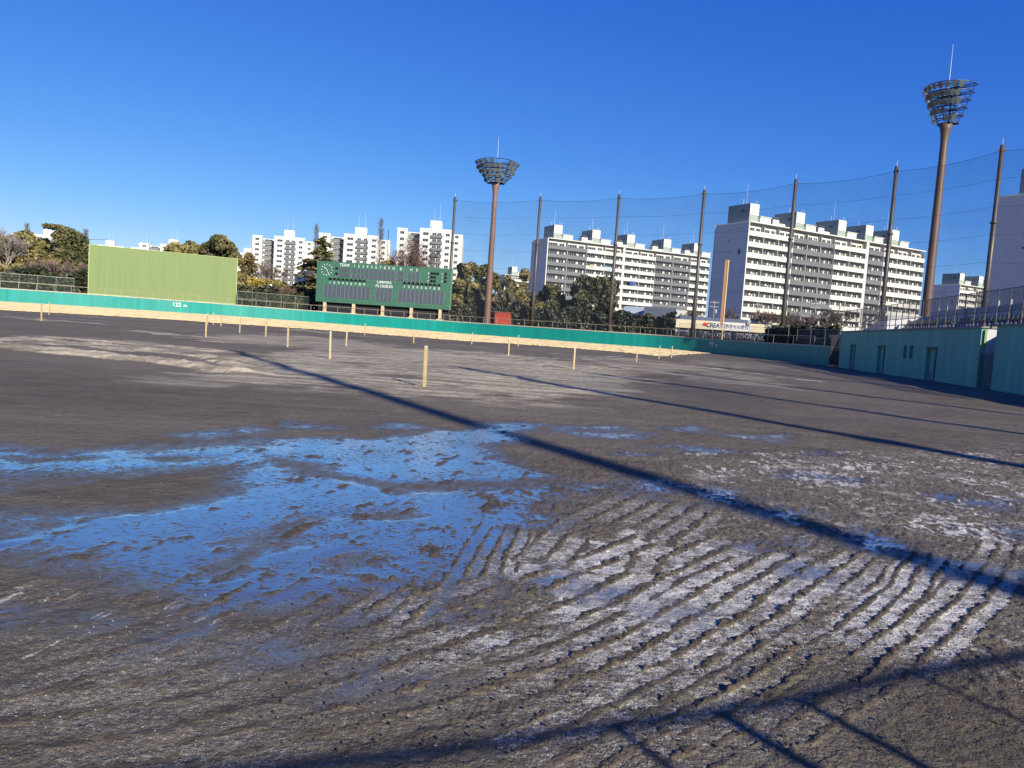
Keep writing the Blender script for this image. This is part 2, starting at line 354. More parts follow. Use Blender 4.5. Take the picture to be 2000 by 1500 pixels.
    wv = np.maximum(wv, .80 * wf * (1 - sstep(.000, .010, h)))
    crack = (fbm(x, y, 6, 2, 61) - .5) * .0022
    zz = np.where(wl > h, wl + crack * .6, h)
    damp_shade = np.maximum(sstep(-.9, .15, lev), np.maximum(rdg * .85 + .5 * sstep(.004, .012, h) * rough_zone, .60 * (1 - sstep(6, 15, rad)) + .25 * (fbm(x, y, .5, 3, 131) - .5)))  # moist turned soil; on the ridges their shadow is coloured in as well
    # ---- dry sand
    sp1 = [(540, 692), (640, 684), (760, 682), (900, 684), (1060, 698), (1180, 716), (1260, 742), (1190, 770), (1080, 790), (950, 790), (820, 775), (680, 762), (590, 745), (480, 728), (470, 708)]
    sa = sstep(-2.0, 1.2, poly_sd(sp1, wx, wy))
    sa = np.maximum(sa, .8 * sstep(-1.5, 1.5, poly_sd([(370, 655), (560, 652), (700, 665), (860, 690), (700, 690), (520, 672), (420, 668)], wx, wy)))
    sa = np.maximum(sa, .6 * sstep(-.8, 1.0, poly_sd([(260, 735), (420, 742), (560, 752), (480, 762), (330, 752)], wx, wy)))
    sa = np.maximum(sa, .7 * sstep(-1, 2, poly_sd([(1100, 690), (1300, 705), (1480, 735), (1620, 765), (1400, 750), (1200, 722)], wx, wy)))
    sa = np.maximum(sa, .75 * sstep(-.8, 1.0, poly_sd([(300, 715), (480, 722), (640, 742), (760, 765), (640, 772), (480, 758), (330, 738)], wx, wy)))
    sa = np.maximum(sa, .6 * sstep(-.8, 1.0, poly_sd([(40, 700 - 48), (230, 662), (430, 684), (560, 700), (300, 690), (60, 672)], wx, wy)))
    sa = np.maximum(sa, .5 * sstep(-1, 3, poly_sd([(1300, 700), (1500, 705), (1600, 725), (1400, 722)], wx, wy)))
    sn = fbm(x, y, .55, 5, 21, .6)
    sa = sa * sstep(.33, .56, sn + .28 * (sa - .5))
    hh = np.zeros(len(x))
    for g, wd, ht, gap in [([(-60, 672), (0, 677), (60, 683), (130, 688), (200, 695), (270, 703), (330, 708), (385, 715), (450, 726), (500, 731)], .62, .17, .0),
                      ([(10, 667), (60, 661), (110, 668), (180, 676), (250, 686)], .45, .12, .3), ([(120, 674), (190, 672), (250, 680), (330, 690), (400, 699), (470, 712)], .5, .15, .25),
                      ([(60, 656), (120, 661), (200, 668), (260, 672)], .35, .09, .45), ([(320, 676), (400, 684), (490, 693)], .4, .10, .35), ([(380, 690), (470, 700), (560, 716)], .4, .1, .3),
                      ([(560, 645), (600, 648), (640, 651)], .9, .25, .3), ([(1020, 700), (1050, 706), (1085, 716)], .7, .12, .2), ([(1160, 718), (1200, 716), (1240, 722)], .5, .12, .2), ([(0, 618), (40, 622), (90, 626), (190, 632)], .9, .12, .4), ([(250, 645), (310, 650), (420, 668)], .9, .05, .5),
                      ([(960, 738), (1010, 736), (1050, 741)], .5, .05, .3), ([(1350, 655+60), (1450, 728), (1600, 745)], .5, .05, .4)]:
        d, al, L = line_d(g, x + .7 * (fbm(x, y, 1.2, 3, 13) - .5), y + .7 * (fbm(x, y, 1.2, 3, 14) - .5))
        pr = np.clip(1 - np.abs(d) / (wd * (.55 + .9 * fbm(x, y, .9, 2, 15))), 0, 1) * sstep(-.6, .6, al) * (1 - sstep(L - .6, L + .6, al)) * sstep(gap * .8, gap + .25, fbm(x, y, .45, 2, 16))
        pr = pr ** .7; hh = np.maximum(hh, 0.85 * ht * pr * (.3 + .8 * fbm(x, y, 2.2, 3, 18) + .5 * fbm(x, y, 7, 3, 19))); sa = np.maximum(sa, sstep(.04, .12, pr) * 1.15)
    # long shallow wheel marks across the infield
    ldk = sstep(-1.5, 2.5, poly_sd([(-200, 690), (300, 738), (520, 775), (560, 830), (300, 870), (-200, 870)], wx, wy)); damp_shade = np.maximum(damp_shade, ldk * .42)
    hh = hh + sa * (fbm(x, y, 4.5, 3, 141) - .4) * .035 * sstep(9, 14, rad)
    zz = zz * (.25 + .75 * near) + (fbm(x, y, .25, 3, 99) - .5) * .10 * sstep(6, 25, rad) + hh
    Z[I] += zz; wet[I] = np.maximum(wv, .0); frost[I] = np.clip(fr, 0, 1) * (1 - wv * .35); sand[I] = np.clip(sa, 0, 1); ridge[I] = damp_shade
    V = np.stack([X, Y, Z], 1)
    i = np.arange(nr - 1)[:, None] * na; j = np.arange(na)[None, :]; j2 = (j + 1) % na
    F = np.stack([(i + j).ravel(), (i + na + j).ravel(), (i + na + j2).ravel(), (i + j2).ravel()], 1)[:, ::-1]
    TRACKANG = math.atan2(dv[1], dv[0])
    # ---- material
    m, t, b = nodes_mat('bare_soil'); N = t.nodes; L = t.links
    def attr(s): q = N.new('ShaderNodeAttribute'); q.attribute_name = s; return q.outputs['Fac']
    def noise(scale, det=4, ro=.5):
        q = N.new('ShaderNodeTexNoise'); q.inputs['Scale'].default_value = scale; q.inputs['Detail'].default_value = det; q.inputs['Roughness'].default_value = ro
        L.new(geo.outputs['Position'], q.inputs[0]); return q.outputs[0]
    geo = N.new('ShaderNodeNewGeometry')
    def mrange(v, a0, a1, b0=0., b1=1.):
        q = N.new('ShaderNodeMapRange'); q.inputs[1].default_value = a0; q.inputs[2].default_value = a1; q.inputs[3].default_value = b0; q.inputs[4].default_value = b1; L.new(v, q.inputs[0]); return q.outputs[0]
    def math2(op, a_, b_):
        q = N.new('ShaderNodeMath'); q.operation = op
        for k_, v_ in enumerate((a_, b_)):
            if isinstance(v_, (int, float)): q.inputs[k_].default_value = v_
            else: L.new(v_, q.inputs[k_])
        return q.outputs[0]
    def mix(f_, a_, b_):
        q = N.new('ShaderNodeMix'); q.data_type = 'RGBA'; q.inputs[0].default_value = .5
        if not isinstance(f_, float): L.new(f_, q.inputs[0])
        for k_, v_ in ((6, a_), (7, b_)):
            if isinstance(v_, tuple): q.inputs[k_].default_value = (*[c * KC for c in v_], 1)
            else: L.new(v_, q.inputs[k_])
        return q.outputs[2]
    soil = mix(mrange(noise(1.1, 6, .6), .35, .65), (.178, .144, .096), (.265, .218, .150))
    soil = mix(mrange(noise(70, 3), .40, .75, 0, .8), soil, (.075, .060, .047))
    soil = mix(mrange(noise(4, 5, .65), .52, .70, 0, .5), soil, (.115, .092, .068))
    tk = N.new('ShaderNodeTexNoise'); tk.inputs['Scale'].default_value = 1.0; tk.inputs['Detail'].default_value = 5; tk.inputs['Distortion'].default_value = .6
    mp2 = N.new('ShaderNodeMapping'); mp2.inputs['Rotation'].default_value = (0, 0, -.12); mp2.inputs['Scale'].default_value = (.05, 1.5, 1); L.new(geo.outputs['Position'], mp2.inputs[0]); L.new(mp2.outputs[0], tk.inputs[0])
    soil = mix(mrange(tk.outputs[0], .50, .66, 0, .5), soil, (.135, .108, .082))
    soil = mix(mrange(tk.outputs[0], .44, .34, 0, .45), soil, (.30, .25, .19))
    soil = mix(mrange(noise(.12, 3), .42, .62, 0, .5), soil, (.265, .218, .168))
    soil = mix(mrange(noise(9, 2), .58, .72, 0, .45), soil, (.33, .28, .22))
    soil = mix(mrange(noise(13, 3), .42, .30, 0, .6), soil, (.08, .062, .047))
    ws = N.new('ShaderNodeTexNoise'); ws.inputs['Scale'].default_value = 1.0; ws.inputs['Detail'].default_value = 6
    mp = N.new('ShaderNodeMapping'); mp.inputs['Rotation'].default_value = (0, 0, .35); mp.inputs['Scale'].default_value = (.25, 2.2, 1); L.new(geo.outputs['Position'], mp.inputs[0]); L.new(mp.outputs[0], ws.inputs[0])
    sandc = mix(mrange(ws.outputs[0], .38, .62), (.38, .325, .225), (.70, .60, .43))
    sf = math2('MULTIPLY', attr('sand'), mrange(math2('ADD', ws.outputs[0], noise(7, 4)), .75, 1.1, .35, 1.0))
    col = mix(sf, soil, sandc)
    col = mix(mrange(attr('damp_shade'), 0, 1, 0, .62), col, (.062, .048, .036))
    # frost crystals: dense where the frost value is high, speckles where it is low
    fa = attr('frost')
    fn = math2('ADD', noise(150, 2, .8), math2('MULTIPLY', noise(33, 3), .5))
    ff = mrange(math2('ADD', fn, math2('MULTIPLY', fa, .42)), .90, 1.14, 0, .92)
    ff = math2('MULTIPLY', ff, mrange(fa, .0, .12))
    col = mix(ff, col, (.80, .765, .71))
    # tiny straw bits and grit
    vo = N.new('ShaderNodeTexVoronoi'); vo.inputs['Scale'].default_value = 28; L.new(geo.outputs['Position'], vo.inputs[0])
    vr = N.new('ShaderNodeSeparateColor'); L.new(vo.outputs['Color'], vr.inputs[0])
    gr = math2('MULTIPLY', mrange(vo.outputs['Distance'], .16, .10), mrange(vr.outputs[0], .93, .95))
    col = mix(math2('MULTIPLY', gr, .8), col, (.55, .47, .36))
    wa = attr('wet')
    st = N.new('ShaderNodeTexNoise'); st.inputs['Scale'].default_value = 1.0; st.inputs['Detail'].default_value = 3; st.inputs['Roughness'].default_value = .6
    mp3 = N.new('ShaderNodeMapping'); mp3.inputs['Rotation'].default_value = (0, 0, -TRACKANG); mp3.inputs['Scale'].default_value = (13, 34, 1); L.new(geo.outputs['Position'], mp3.inputs[0]); L.new(mp3.outputs[0], st.inputs[0])
    wa = math2('MULTIPLY', wa, mrange(math2('ADD', st.outputs[0], math2('MULTIPLY', noise(.9, 3), .35)), .80, .73))
    col = mix(wa, col, (.14, .125, .11))
    L.new(col, b.inputs['Base Color'])
    ro = math2('MULTIPLY', mrange(wa, 0, 1, .75, .15), 1.0)
    L.new(ro, b.inputs['Roughness'])
    L.new(mrange(wa, 0, 1, .2, .3), b.inputs['Specular IOR Level'])
    
    bu = N.new('ShaderNodeBump'); bu.inputs['Distance'].default_value = .012
    L.new(mrange(wa, 0, .8, .9, .025), bu.inputs['Strength'])
    L.new(math2('ADD', math2('ADD', noise(60, 4, .65), math2('MULTIPLY', noise(14, 4), 1.5)), math2('MULTIPLY', noise(2.6, 6, .7), 7)), bu.inputs['Height']); L.new(bu.outputs[0], b.inputs['Normal'])
    fres = N.new('ShaderNodeFresnel'); fres.inputs['IOR'].default_value = 1.5; gl = N.new('ShaderNodeBsdfGlossy'); gl.inputs['Color'].default_value = (1, .95, .84, 1); gl.inputs['Roughness'].default_value = .20
    L.new(bu.outputs[0], fres.inputs['Normal']); L.new(bu.outputs[0], gl.inputs['Normal'])
    mxs = N.new('ShaderNodeMixShader'); L.new(math2('MULTIPLY', wa, mrange(fres.outputs[0], .04, .36, .10, .93)), mxs.inputs[0]); L.new(b.outputs[0], mxs.inputs[1]); L.new(gl.outputs[0], mxs.inputs[2]); L.new(mxs.outputs[0], N['Material Output'].inputs[0])
    o = np_mesh('ground', V, F, m, smooth=True); o['kind'] = 'structure'
    for nm, arr in (('wet', wet), ('frost', frost), ('sand', sand), ('damp_shade', ridge)):
        at_ = o.data.attributes.new(nm, 'FLOAT', 'POINT'); at_.data.foreach_set('value', arr.astype(np.float32))
ground()

def strip(name, A, B, m, lift, sub=1, kind='structure'):
    V = []; F = []
    for k, (p, q) in enumerate(zip(A, B)):
        for s in range(sub + 1):
            c = p.lerp(q, s / sub); V.append((c.x, c.y, float(terrain(c.x, c.y)) + lift))
    n = sub + 1
    for k in range(len(A) - 1):
        for s in range(sub): F.append((k * n + s, k * n + s + 1, (k + 1) * n + s + 1, (k + 1) * n + s))
    mb = MB(); mb.v = V; mb.f = F; o = mb.build(name, m, smooth=True); o['kind'] = kind; return o
def turf():
    m, t, b = nodes_mat('dry_winter_turf'); N = t.nodes; L = t.links
    g = N.new('ShaderNodeNewGeometry'); cols = []
    n1 = N.new('ShaderNodeTexNoise'); n1.inputs['Scale'].default_value = .35; n1.inputs['Detail'].default_value = 8; n1.inputs['Roughness'].default_value = .65; L.new(g.outputs['Position'], n1.inputs[0])
    cr = N.new('ShaderNodeValToRGB'); e = cr.color_ramp.elements; e[0].position = .32; e[0].color = (.42, .335, .20, 1); e[1].position = .68; e[1].color = (.54, .44, .29, 1)
    L.new(n1.outputs[0], cr.inputs[0]); L.new(cr.outputs[0], b.inputs['Base Color']); b.inputs['Roughness'].default_value = .95; b.inputs['Specular IOR Level'].default_value = .1
    low = [(-420, 585), (-200, 596), (0, 606), (170, 615), (345, 625.5), (450, 633), (620, 644), (760, 655), (900, 666), (1000, 672), (1100, 679), (1200, 687), (1290, 696), (1330, 693), (1390, 690)]
    lo = [(pxaz(*p), math.hypot(*gnd(*p).xy)) for p in low]; az = [p[0] for p in lo]; rr = [p[1] for p in lo]
    A = []; B = []
    for a in np.linspace(az[0], az[-1], 260):
        r0 = np.interp(a, az, rr) + .5 * math.sin(a * 90) * .4; A.append(Vector((math.sin(a) * r0, math.cos(a) * r0, 0)))
        q = wallpt(a, .1); B.append(Vector((q.x, q.y, 0)))
    o = strip('turf', A, B, m, .03, 6, 'structure')
    rng = np.random.default_rng(5); n = 110000; k = rng.integers(0, len(A) - 1, n); u = rng.random((n, 2)); P = np.array([[p.x, p.y] for p in A]); Q = np.array([[p.x, p.y] for p in B])
    lo_ = P[k] * (1 - u[:, :1]) + P[k + 1] * u[:, :1]; hi_ = Q[k] * (1 - u[:, :1]) + Q[k + 1] * u[:, :1]; c = lo_ * (1 - u[:, 1:]) + hi_ * u[:, 1:] * 1.0
    z = terrain(c[:, 0], c[:, 1]) + .02; a = rng.normal(0, .7, n); w2 = rng.uniform(.12, .38, n); h = rng.uniform(.045, .07, n)
    dx = np.cos(a) * w2; dy = np.sin(a) * w2; V = np.stack([np.stack([c[:, 0] - dx, c[:, 1] - dy, z], 1), np.stack([c[:, 0] + dx, c[:, 1] + dy, z], 1), np.stack([c[:, 0] + dx, c[:, 1] + dy, z + h], 1), np.stack([c[:, 0] - dx, c[:, 1] - dy, z + h], 1)], 1).reshape(-1, 3)
    o = np_mesh('dry_grass', V, np.arange(4 * n).reshape(n, 4), m); tag(o, 'strip of dry straw coloured winter grass along the outfield wall', 'grass', None, 'stuff')
def turf_blades():
    pass
turf()
m_chalk = mat('worn_chalk', (.55, .53, .52), .9, .35, 3); m_pink = mat('worn_pink_paint', (.36, .17, .18), .9, .3, 2)
def chalk(name, pts, wd, m):
    P = [gnd(*p) for p in pts]; Q = []
    for i in range(len(P) - 1): Q += [P[i].lerp(P[i + 1], k / 12) for k in range(12)]
    Q.append(P[-1]); A = []; B = []
    for i, p in enumerate(Q):
        d = (Q[min(i + 1, len(Q) - 1)] - Q[max(i - 1, 0)]); d.z = 0; d.normalize(); n = Vector((-d.y, d.x, 0)); ww = wd * (.6 + .8 * random.random())
        A.append(p - n * ww / 2); B.append(p + n * ww / 2)
    strip(name, A, B, m, .07)
chalk('painted_line', [(-60, 631), (0, 634), (120, 639), (250, 644), (400, 651), (520, 656)], .12, m_pink)
for s in [[(0, 614), (18, 616)], [(32, 612), (60, 613.5)], [(72, 614), (90, 615.5)], [(104, 616.5), (128, 618)], [(152, 620), (236, 625)], [(272, 627), (400, 635)], [(100, 622), (300, 636)], [(320, 633), (470, 643)], [(520, 645), (560, 648)], [(600, 650), (738, 661)], [(735, 657), (835, 667)], [(640, 645), (660, 646)], [(1070, 692), (1100, 692)], [(1180, 700), (1216, 697)], [(980, 681), (1060, 688)], [(880, 675), (960, 682)]]:
    chalk('chalk_line', s, .25, m_chalk)

# ---- bank behind the outfield wall
def bankmesh():
    az = np.concatenate([np.linspace(R(-60), R(60), 240)]); drs = [.3, 1, 2.5, 5, 8, 12, 20, 40, 90, 200, 500, 1500, 6000]
    V = []; F = []
    for a in az:
        for d in drs:
            r = float(rwall(a)) + d
            if a > w_az[-1]: r = max(float(rwall(w_az[-1])) + (a - w_az[-1]) * 150, 0) + d
            V.append((math.sin(a) * r, math.cos(a) * r, bank_z(a, d) + (.06 * random.random() if d > 1 else 0)))
    n = len(drs)
    for k in range(len(az) - 1):
        for s in range(n - 1): F.append((k * n + s, k * n + s + 1, (k + 1) * n + s + 1, (k + 1) * n + s))
    mb = MB(); mb.v = V; mb.f = F; mb.build('terrain', mat('bank_soil', (.17, .12, .085), .95, .35, .5, bump=.5, bscale=3))['kind'] = 'structure'
bankmesh()

# ================================================================ OUTFIELD WALL
def wall():
    root = empty('outfield_wall', wallpt(0), 0, 'long curved teal padded outfield wall with a pale cap', 'wall'); o0 = Vector(root.location)
    A = np.linspace(_fa[0], _fa[-1], 190); b = MB(); c = MB(); sd_ = MB()
    for k in range(len(A) - 1):
        a0 = A[k] + .00003; a1 = A[k + 1] - .00003
        f0, f1 = wallpt(a0) - o0, wallpt(a1) - o0; g0, g1 = wallpt(a0, .28) - o0, wallpt(a1, .28) - o0; up = Vector((0, 0, WH)); dn = Vector((0, 0, -.6))
        b.hexa([f0 + dn, f1 + dn, g1 + dn, g0 + dn], [f0 + up, f1 + up, g1 + up, g0 + up])
        f0, f1 = wallpt(A[k], -.05) - o0, wallpt(A[k + 1], -.05) - o0; g0, g1 = wallpt(A[k], .4) - o0, wallpt(A[k + 1], .4) - o0; u1 = Vector((0, 0, WH + .003)); u2 = Vector((0, 0, WH + .14))
        c.hexa([f0 + u1, f1 + u1, g1 + u1, g0 + u1], [f0 + u2, f1 + u2, g1 + u2, g0 + u2])
    b.build('wall_panel', m_teal, root); c.build('wall_cap', m_cap, root)
    for s, px, py, sz in (('122', 345, 593.5, .95), ('99', 1390, 670, .9)):
        a = pxaz(px, py); p = wallpt(a, -.10, 1.35) - o0; tv = wallpt(a + .02) - wallpt(a - .02); ta = math.atan2(tv.y, tv.x)
        text('distance_number', s, sz, m_wht, root, p, (R(90), 0, ta), .02)
        q = Vector((math.cos(ta), math.sin(ta), 0)) * (1.35 if s == '122' else 1.0)
        text('metre_mark', 'm', sz * .75, m_wht, root, p + q + Vector((0, 0, -.05)), (R(90), 0, ta), .02)
wall()
def railing():
    root = empty('wall_railing', wallpt(-.1), 0, 'thin yellow pipe railing along the top of the teal outfield wall', 'railing'); o0 = Vector(root.location)
    a0 = _fa[0]; A = []; a = a0
    while a < _fa[-1] - .005: A.append(a); a += 2.35 / float(rwall(a))
    rl = MB()
    H = lambda a: Vector((0, 0, WH + 1.12))
    for i in range(len(A) - 1):
        rl.tube(wallpt(A[i], .32) + H(0) - o0, wallpt(A[i + 1], .32) + H(0) - o0, .034, n=5, cap=False)
    rl.build('rail', m_yel, root)
    for a in A[:99]:
        p = wallpt(a, .32) - o0; MB().tube(p + Vector((0, 0, WH + .14)), p + Vector((0, 0, WH + 1.1)), .03, n=5).build('post', m_galv, root)
railing()
def chain_fence(name, px0, px1, dr, h, label, keep=.42, col=(.03, .06, .045), spacing=2.45, mp=m_galv):
    a0, a1 = pxaz(px0, 600), pxaz(px1, 650); p0 = wallpt(a0, dr, 0)
    root = empty(name, (p0.x, p0.y, bank_z(a0, dr)), 0, label, 'fence'); o0 = Vector(root.location); A = []; a = a0
    while a < a1: A.append(a); a += spacing / float(rwall(a))
    P = [Vector((math.sin(a) * (float(rwall(a)) + dr), math.cos(a) * (float(rwall(a)) + dr), bank_z(a, dr))) - o0 for a in A]
    mb = MB(); r = MB(); r2 = MB()
    for p, q in zip(P, P[1:]):
        mb.add([p, q, q + Vector((0, 0, h)), p + Vector((0, 0, h))], [(0, 1, 2, 3)])
        r.tube(p + Vector((0, 0, h)), q + Vector((0, 0, h)), .025, n=4, cap=False); r2.tube(p + Vector((0, 0, h * .5)), q + Vector((0, 0, h * .5)), .018, n=4, cap=False)
    mb.build('wire_mesh', meshmat('green_wire_mesh_%d' % int(keep * 100), col, keep), root); r.build('rail', mp, root); r2.build('rail', mp, root)
    for p in P[:98]: MB().tube(p + Vector((0, 0, -.2)), p + Vector((0, 0, h + .05)), .032, n=6).build('post', mp, root)
chain_fence('chain_link_fence', -120, 172, 4.2, 2.5, 'green chain-link fence left of the big plain green screen', .28)
chain_fence('chain_link_fence', 463, 612, 5, 2.6, 'green chain-link fence between the plain green screen and the scoreboard', .28)
chain_fence('chain_link_fence', 884, 1330, 9, 2.7, 'dark chain-link fence between the scoreboard and the drugstore', .28)
chain_fence('chain_link_fence', 1330, 1560, 3.5, 2.2, 'see-through chain-link fence in front of the bicycles and drugstore', .16)
chain_fence('chain_link_fence', 1562, 1650, 2.2, 2.0, 'grey chain-link fence left of the stadium stand', .5, (.08, .085, .09), 1.5)

# ================================================================ BACKSCREEN, SCOREBOARD
def panel_frame(TL, TR, BL, BR, D0, D1):
    a = at(TL[0], TL[1], D0); b = at(TR[0], TR[1], D1); c = at(BL[0], BL[1], D0); d = at(BR[0], BR[1], D1)
    p = Vector(((a.x + c.x) / 2, D0, 0)); q = Vector(((b.x + d.x) / 2, D1, 0)); e = q - p; L = e.length
    return p, math.atan2(e.y, e.x), L, (c.z + d.z) / 2, (a.z + b.z) / 2
def screen():
    p, rz, L, z0, z1 = panel_frame((175, 477), (463, 507), (173, 573), (460, 593), 130, 141)
    gz = bank(p.x, p.y)
    root = empty('batters_eye_screen', (p.x, p.y, gz), rz, 'big plain olive green batter\'s eye screen standing left of the scoreboard', 'screen')
    z0 -= gz; z1 -= gz
    mb = MB(); mb.box(0, L, 0, .2, z0, z1); mb.build('screen_panel', m_screen, root)
    fr = MB(); e = .12
    fr.box(-e, L + e, -.06, .26, z1 + .002, z1 + .1); fr.box(-e, -.002, -.06, .26, z0, z1); fr.box(L + .002, L + e, -.06, .26, z0, z1); fr.box(-e, L + e, -.06, .26, z0 - .1, z0 - .002)
    fr.build('screen_frame', mat('light_green_trim', (.45, .55, .25), .6, .1), root)
    for k in range(10):
        x = L * (k + .5) / 10
        MB().tube((x, .5, -.3), (x, .5, z1 - .3), .12, n=8).build('support_post', m_galv, root)
screen()
def scoreboard():
    p, rz, L, z0, z1 = panel_frame((620, 507), (882, 527), (616, 587), (878, 607), 139.6, 138)
    gz = bank(p.x, p.y); z0 -= gz; z1 -= gz; H = z1 - z0
    root = empty('scoreboard', (p.x, p.y, gz), rz, 'wide green baseball scoreboard with clock and white lettering on five cream columns', 'scoreboard')
    X = lambda u: u * L                      # u 0..1 across, v 0..1 downwards, both read off the board
    Z = lambda v: z1 - v * H
    MB().box(0, L, 0, 1.0, z0, z1).build('board_panel', m_board, root)
    MB().use(m_boardl).box(L + .002, L + .12, -.04, 1.04, z0, z1).build('side_trim', None, root)
    ln = MB()
    for v in (.33, .40, .52, .64, .76, .9): ln.box(.05, L - .05, -.012, 0, Z(v) - .012, Z(v) + .012)
    for u in [.13 * k for k in range(1, 8)]: ln.box(X(u) - .01, X(u) + .01, -.009, 0, z0, z1)
    ln.build('panel_joints', m_boardl, root)
    def slots(u0, u1, n, v0, v1, name):
        mb = MB(); w_ = (u1 - u0) / n; dvm = mat('slot_divider', (.2, .25, .28), .6, .1)
        mb.use(m_slot).box(X(u0), X(u1), -.03, -.001, Z(v1), Z(v0))
        for k in range(n + 1):
            u = u0 + w_ * k; mb.use(dvm).box(X(u) - .035, X(u) + .035, -.06, -.031, Z(v1), Z(v0))
        mb.build(name, None, root)
    slots(.165, .250, 1, .140, .235, 'team_slot'); slots(.165, .250, 1, .270, .365, 'team_slot')
    slots(.263, .585, 10, .145, .245, 'inning_slots'); slots(.263, .585, 10, .275, .375, 'inning_slots')
    slots(.600, .652, 1, .15, .25, 'runs_slot'); slots(.600, .652, 1, .28, .38, 'runs_slot')
    slots(.680, .765, 3, .15, .25, 'hits_slot'); slots(.680, .765, 3, .28, .38, 'hits_slot')
    slots(.060, .405, 11, .58, .88, 'player_name_slots'); slots(.450, .570, 4, .58, .90, 'umpire_name_slots'); slots(.615, .955, 11, .57, .88, 'player_name_slots')
    def tx(s, u, v, size, sx=1, b=.006): text('lettering', s, size, m_wht, root, (X(u), -.03, Z(v)), (R(90), 0, 0), b, 'CENTER', sx)
    tx('TEAM', .205, .075, .72, 1.0)
    for k in range(10): tx(str(k + 1), .280 + .0322 * k, .080, .68, .95 if k < 9 else .8)
    tx('R', .626, .085, .68); tx('H', .702, .085, .66); tx('E', .745, .085, .66)
    tx('UMPIRE', .508, .435, .66, 1.22); tx('PL1B2B3B', .508, .528, .66, 1.14)
    for k in range(9):
        tx(str(k + 1), .104 + .0318 * k, .515, .68); tx(str(k + 1), .659 + .0318 * k, .500, .68)
    for k, s in enumerate('BSO'): tx(s, .833, .145 + .092 * k, .5, 1)
    for k, s in enumerate('HER'): tx(s, .935, .14 + .09 * k, .48, 1)
    def lamp(u, v):
        mb = MB(); x = X(u); z = Z(v); mb.lathe([(.22, 0), (.22, .02)], 12)
        mb.v = [(x + a, -.02 - c, z + b_) for a, b_, c in mb.v]
        h = [(x + .27 * math.cos(k * .3491), z + .27 * math.sin(k * .3491)) for k in range(-1, 11)]
        for (x0, zz0), (x1, zz1) in zip(h, h[1:]): mb.add([(x0, -.02, zz0), (x1, -.02, zz1), (x1, -.30, zz1), (x0, -.30, zz0)], [(0, 1, 2, 3)])
        mb.build('count_lamp', m_black, root)
    for k in range(9): lamp(.104 + .0318 * k, .435); lamp(.659 + .0318 * k, .42)
    for v in (.175, .30): lamp(.150, v)
    for r_, n in enumerate((3, 2, 2)):
        for k in range(n): lamp(.855 + .022 * k, .145 + .092 * r_)
    for k in range(3): lamp(.957, .14 + .09 * k)
    ck = empty('clock', (X(.075), -.03, Z(.21))); ck.parent = root
    dm = MB()
    for k in range(12):
        a = k * math.pi / 6; R0, R1 = .82, 1.12
        Mx = Matrix.Rotation(-a, 4, 'Y'); dm.box(-.045, .045, -.03, 0, R0, R1, Mx)
    dm.build('hour_marks', m_wht, ck)
    hd = MB(); hd.box(-.05, .05, -.05, -.032, -.15, .72, Matrix.Rotation(R(-47), 4, 'Y')); hd.build('hour_hand', m_wht, ck)
    hd = MB(); hd.box(-.04, .04, -.07, -.052, -.15, 1.05, Matrix.Rotation(R(152), 4, 'Y')); hd.build('minute_hand', m_wht, ck)
    for px in (634, 691, 748, 804, 860):
        x = X((px - 616) / 262.)
        c = MB(); c.box(x - .26, x + .26, .05, .57, -.5, z0 - .002); c.box(x - .5, x + .5, -.2, .82, -.5, .28); c.build('column', mat('cream_column_paint', (.72, .56, .36), .7, .1), root)
    MB().box(.3, L - .3, .8, .95, -.3, z0 - .002).build('back_wall', mat('dark_void_board', (.02, .022, .03), .8, .1), root)  # near-black board fills the dark void between the columns
scoreboard()

# ================================================================ NET POLES, NET, CABLES
POLE_H = 20.3
tops = [(889, 383), (1056, 382), (1210, 377), (1376.5, 367), (1555, 350), (1752, 322), (1958.5, 280)]
PP = []
for t_ in tops:
    z = 24.8
    PP.append(at_z(t_[0], t_[1], z))
print('poles', [tuple(round(c, 1) for c in p) for p in PP])
cs, sn_ = math.sin(SUN_AZ), math.cos(SUN_AZ)
off = 22.6 / math.tan(SUN_EL)
ext = []
for tip in ((1385, 716), (1290, 724), (1150, 727), (880, 715)):
    g = gnd(*tip); ext.append(Vector((g.x + cs * off, g.y + sn_ * off, 0)))
last = PP[-1]; c0 = ext[0]
mids = [Vector((51.5, 71, 0)), Vector((51, 59, 0)), Vector((49.5, 47, 0)), Vector((46.5, 36, 0)), Vector((42.5, 25, 0))]
print('ext', ext)
allp = [Vector((p.x, p.y, bank(p.x, p.y) if p.y > 100 else 2.1)) for p in PP] + [Vector((p.x, p.y, 1.0 if p.y > 15 else .0)) for p in mids] + ext
def make_pole():
    root = empty('net_pole', (0, 0, 0), 0, 'x', 'pole', 'tall brown steel poles carrying the safety net')
    p = MB(); p.lathe([(.34, -.5), (.33, 4.9), (.33, 5.3), (.27, 5.32), (.265, 12.6), (.27, 12.65), (.235, 12.7), (.225, 19.9), (.05, 20.0)], 16); p.build('shaft', m_pole, root, True)
    for z in (5.2, 12.65):
        MB().lathe([(.30, z - .12), (.365, z - .1), (.365, z + .1), (.29, z + .12)], 16).build('collar', m_pole, root, True)
    b = MB()
    for a in (0, math.pi): b.box(.2, .42, -.06, .06, 19.3, 19.55, Matrix.Rotation(a, 4, 'Z'))
    b.build('cable_bracket', m_pole, root)
    MB().tube((0, 0, 20.0), (0, 0, 20.6), .03, .015, n=5).build('lightning_tip', m_wht, root)
    return root
P0 = make_pole(); NP = []
plabs = ['brown net pole rising at the right end of the scoreboard', 'brown net pole just right of the orange-red cabinet', 'brown net pole in front of the big round tree', 'brown net pole left of the yellow foul pole', 'brown net pole right of the foul pole, before the nearer apartment block', 'brown net pole above the left end of the stadium stand', 'brown net pole nearest the right edge of the photo']
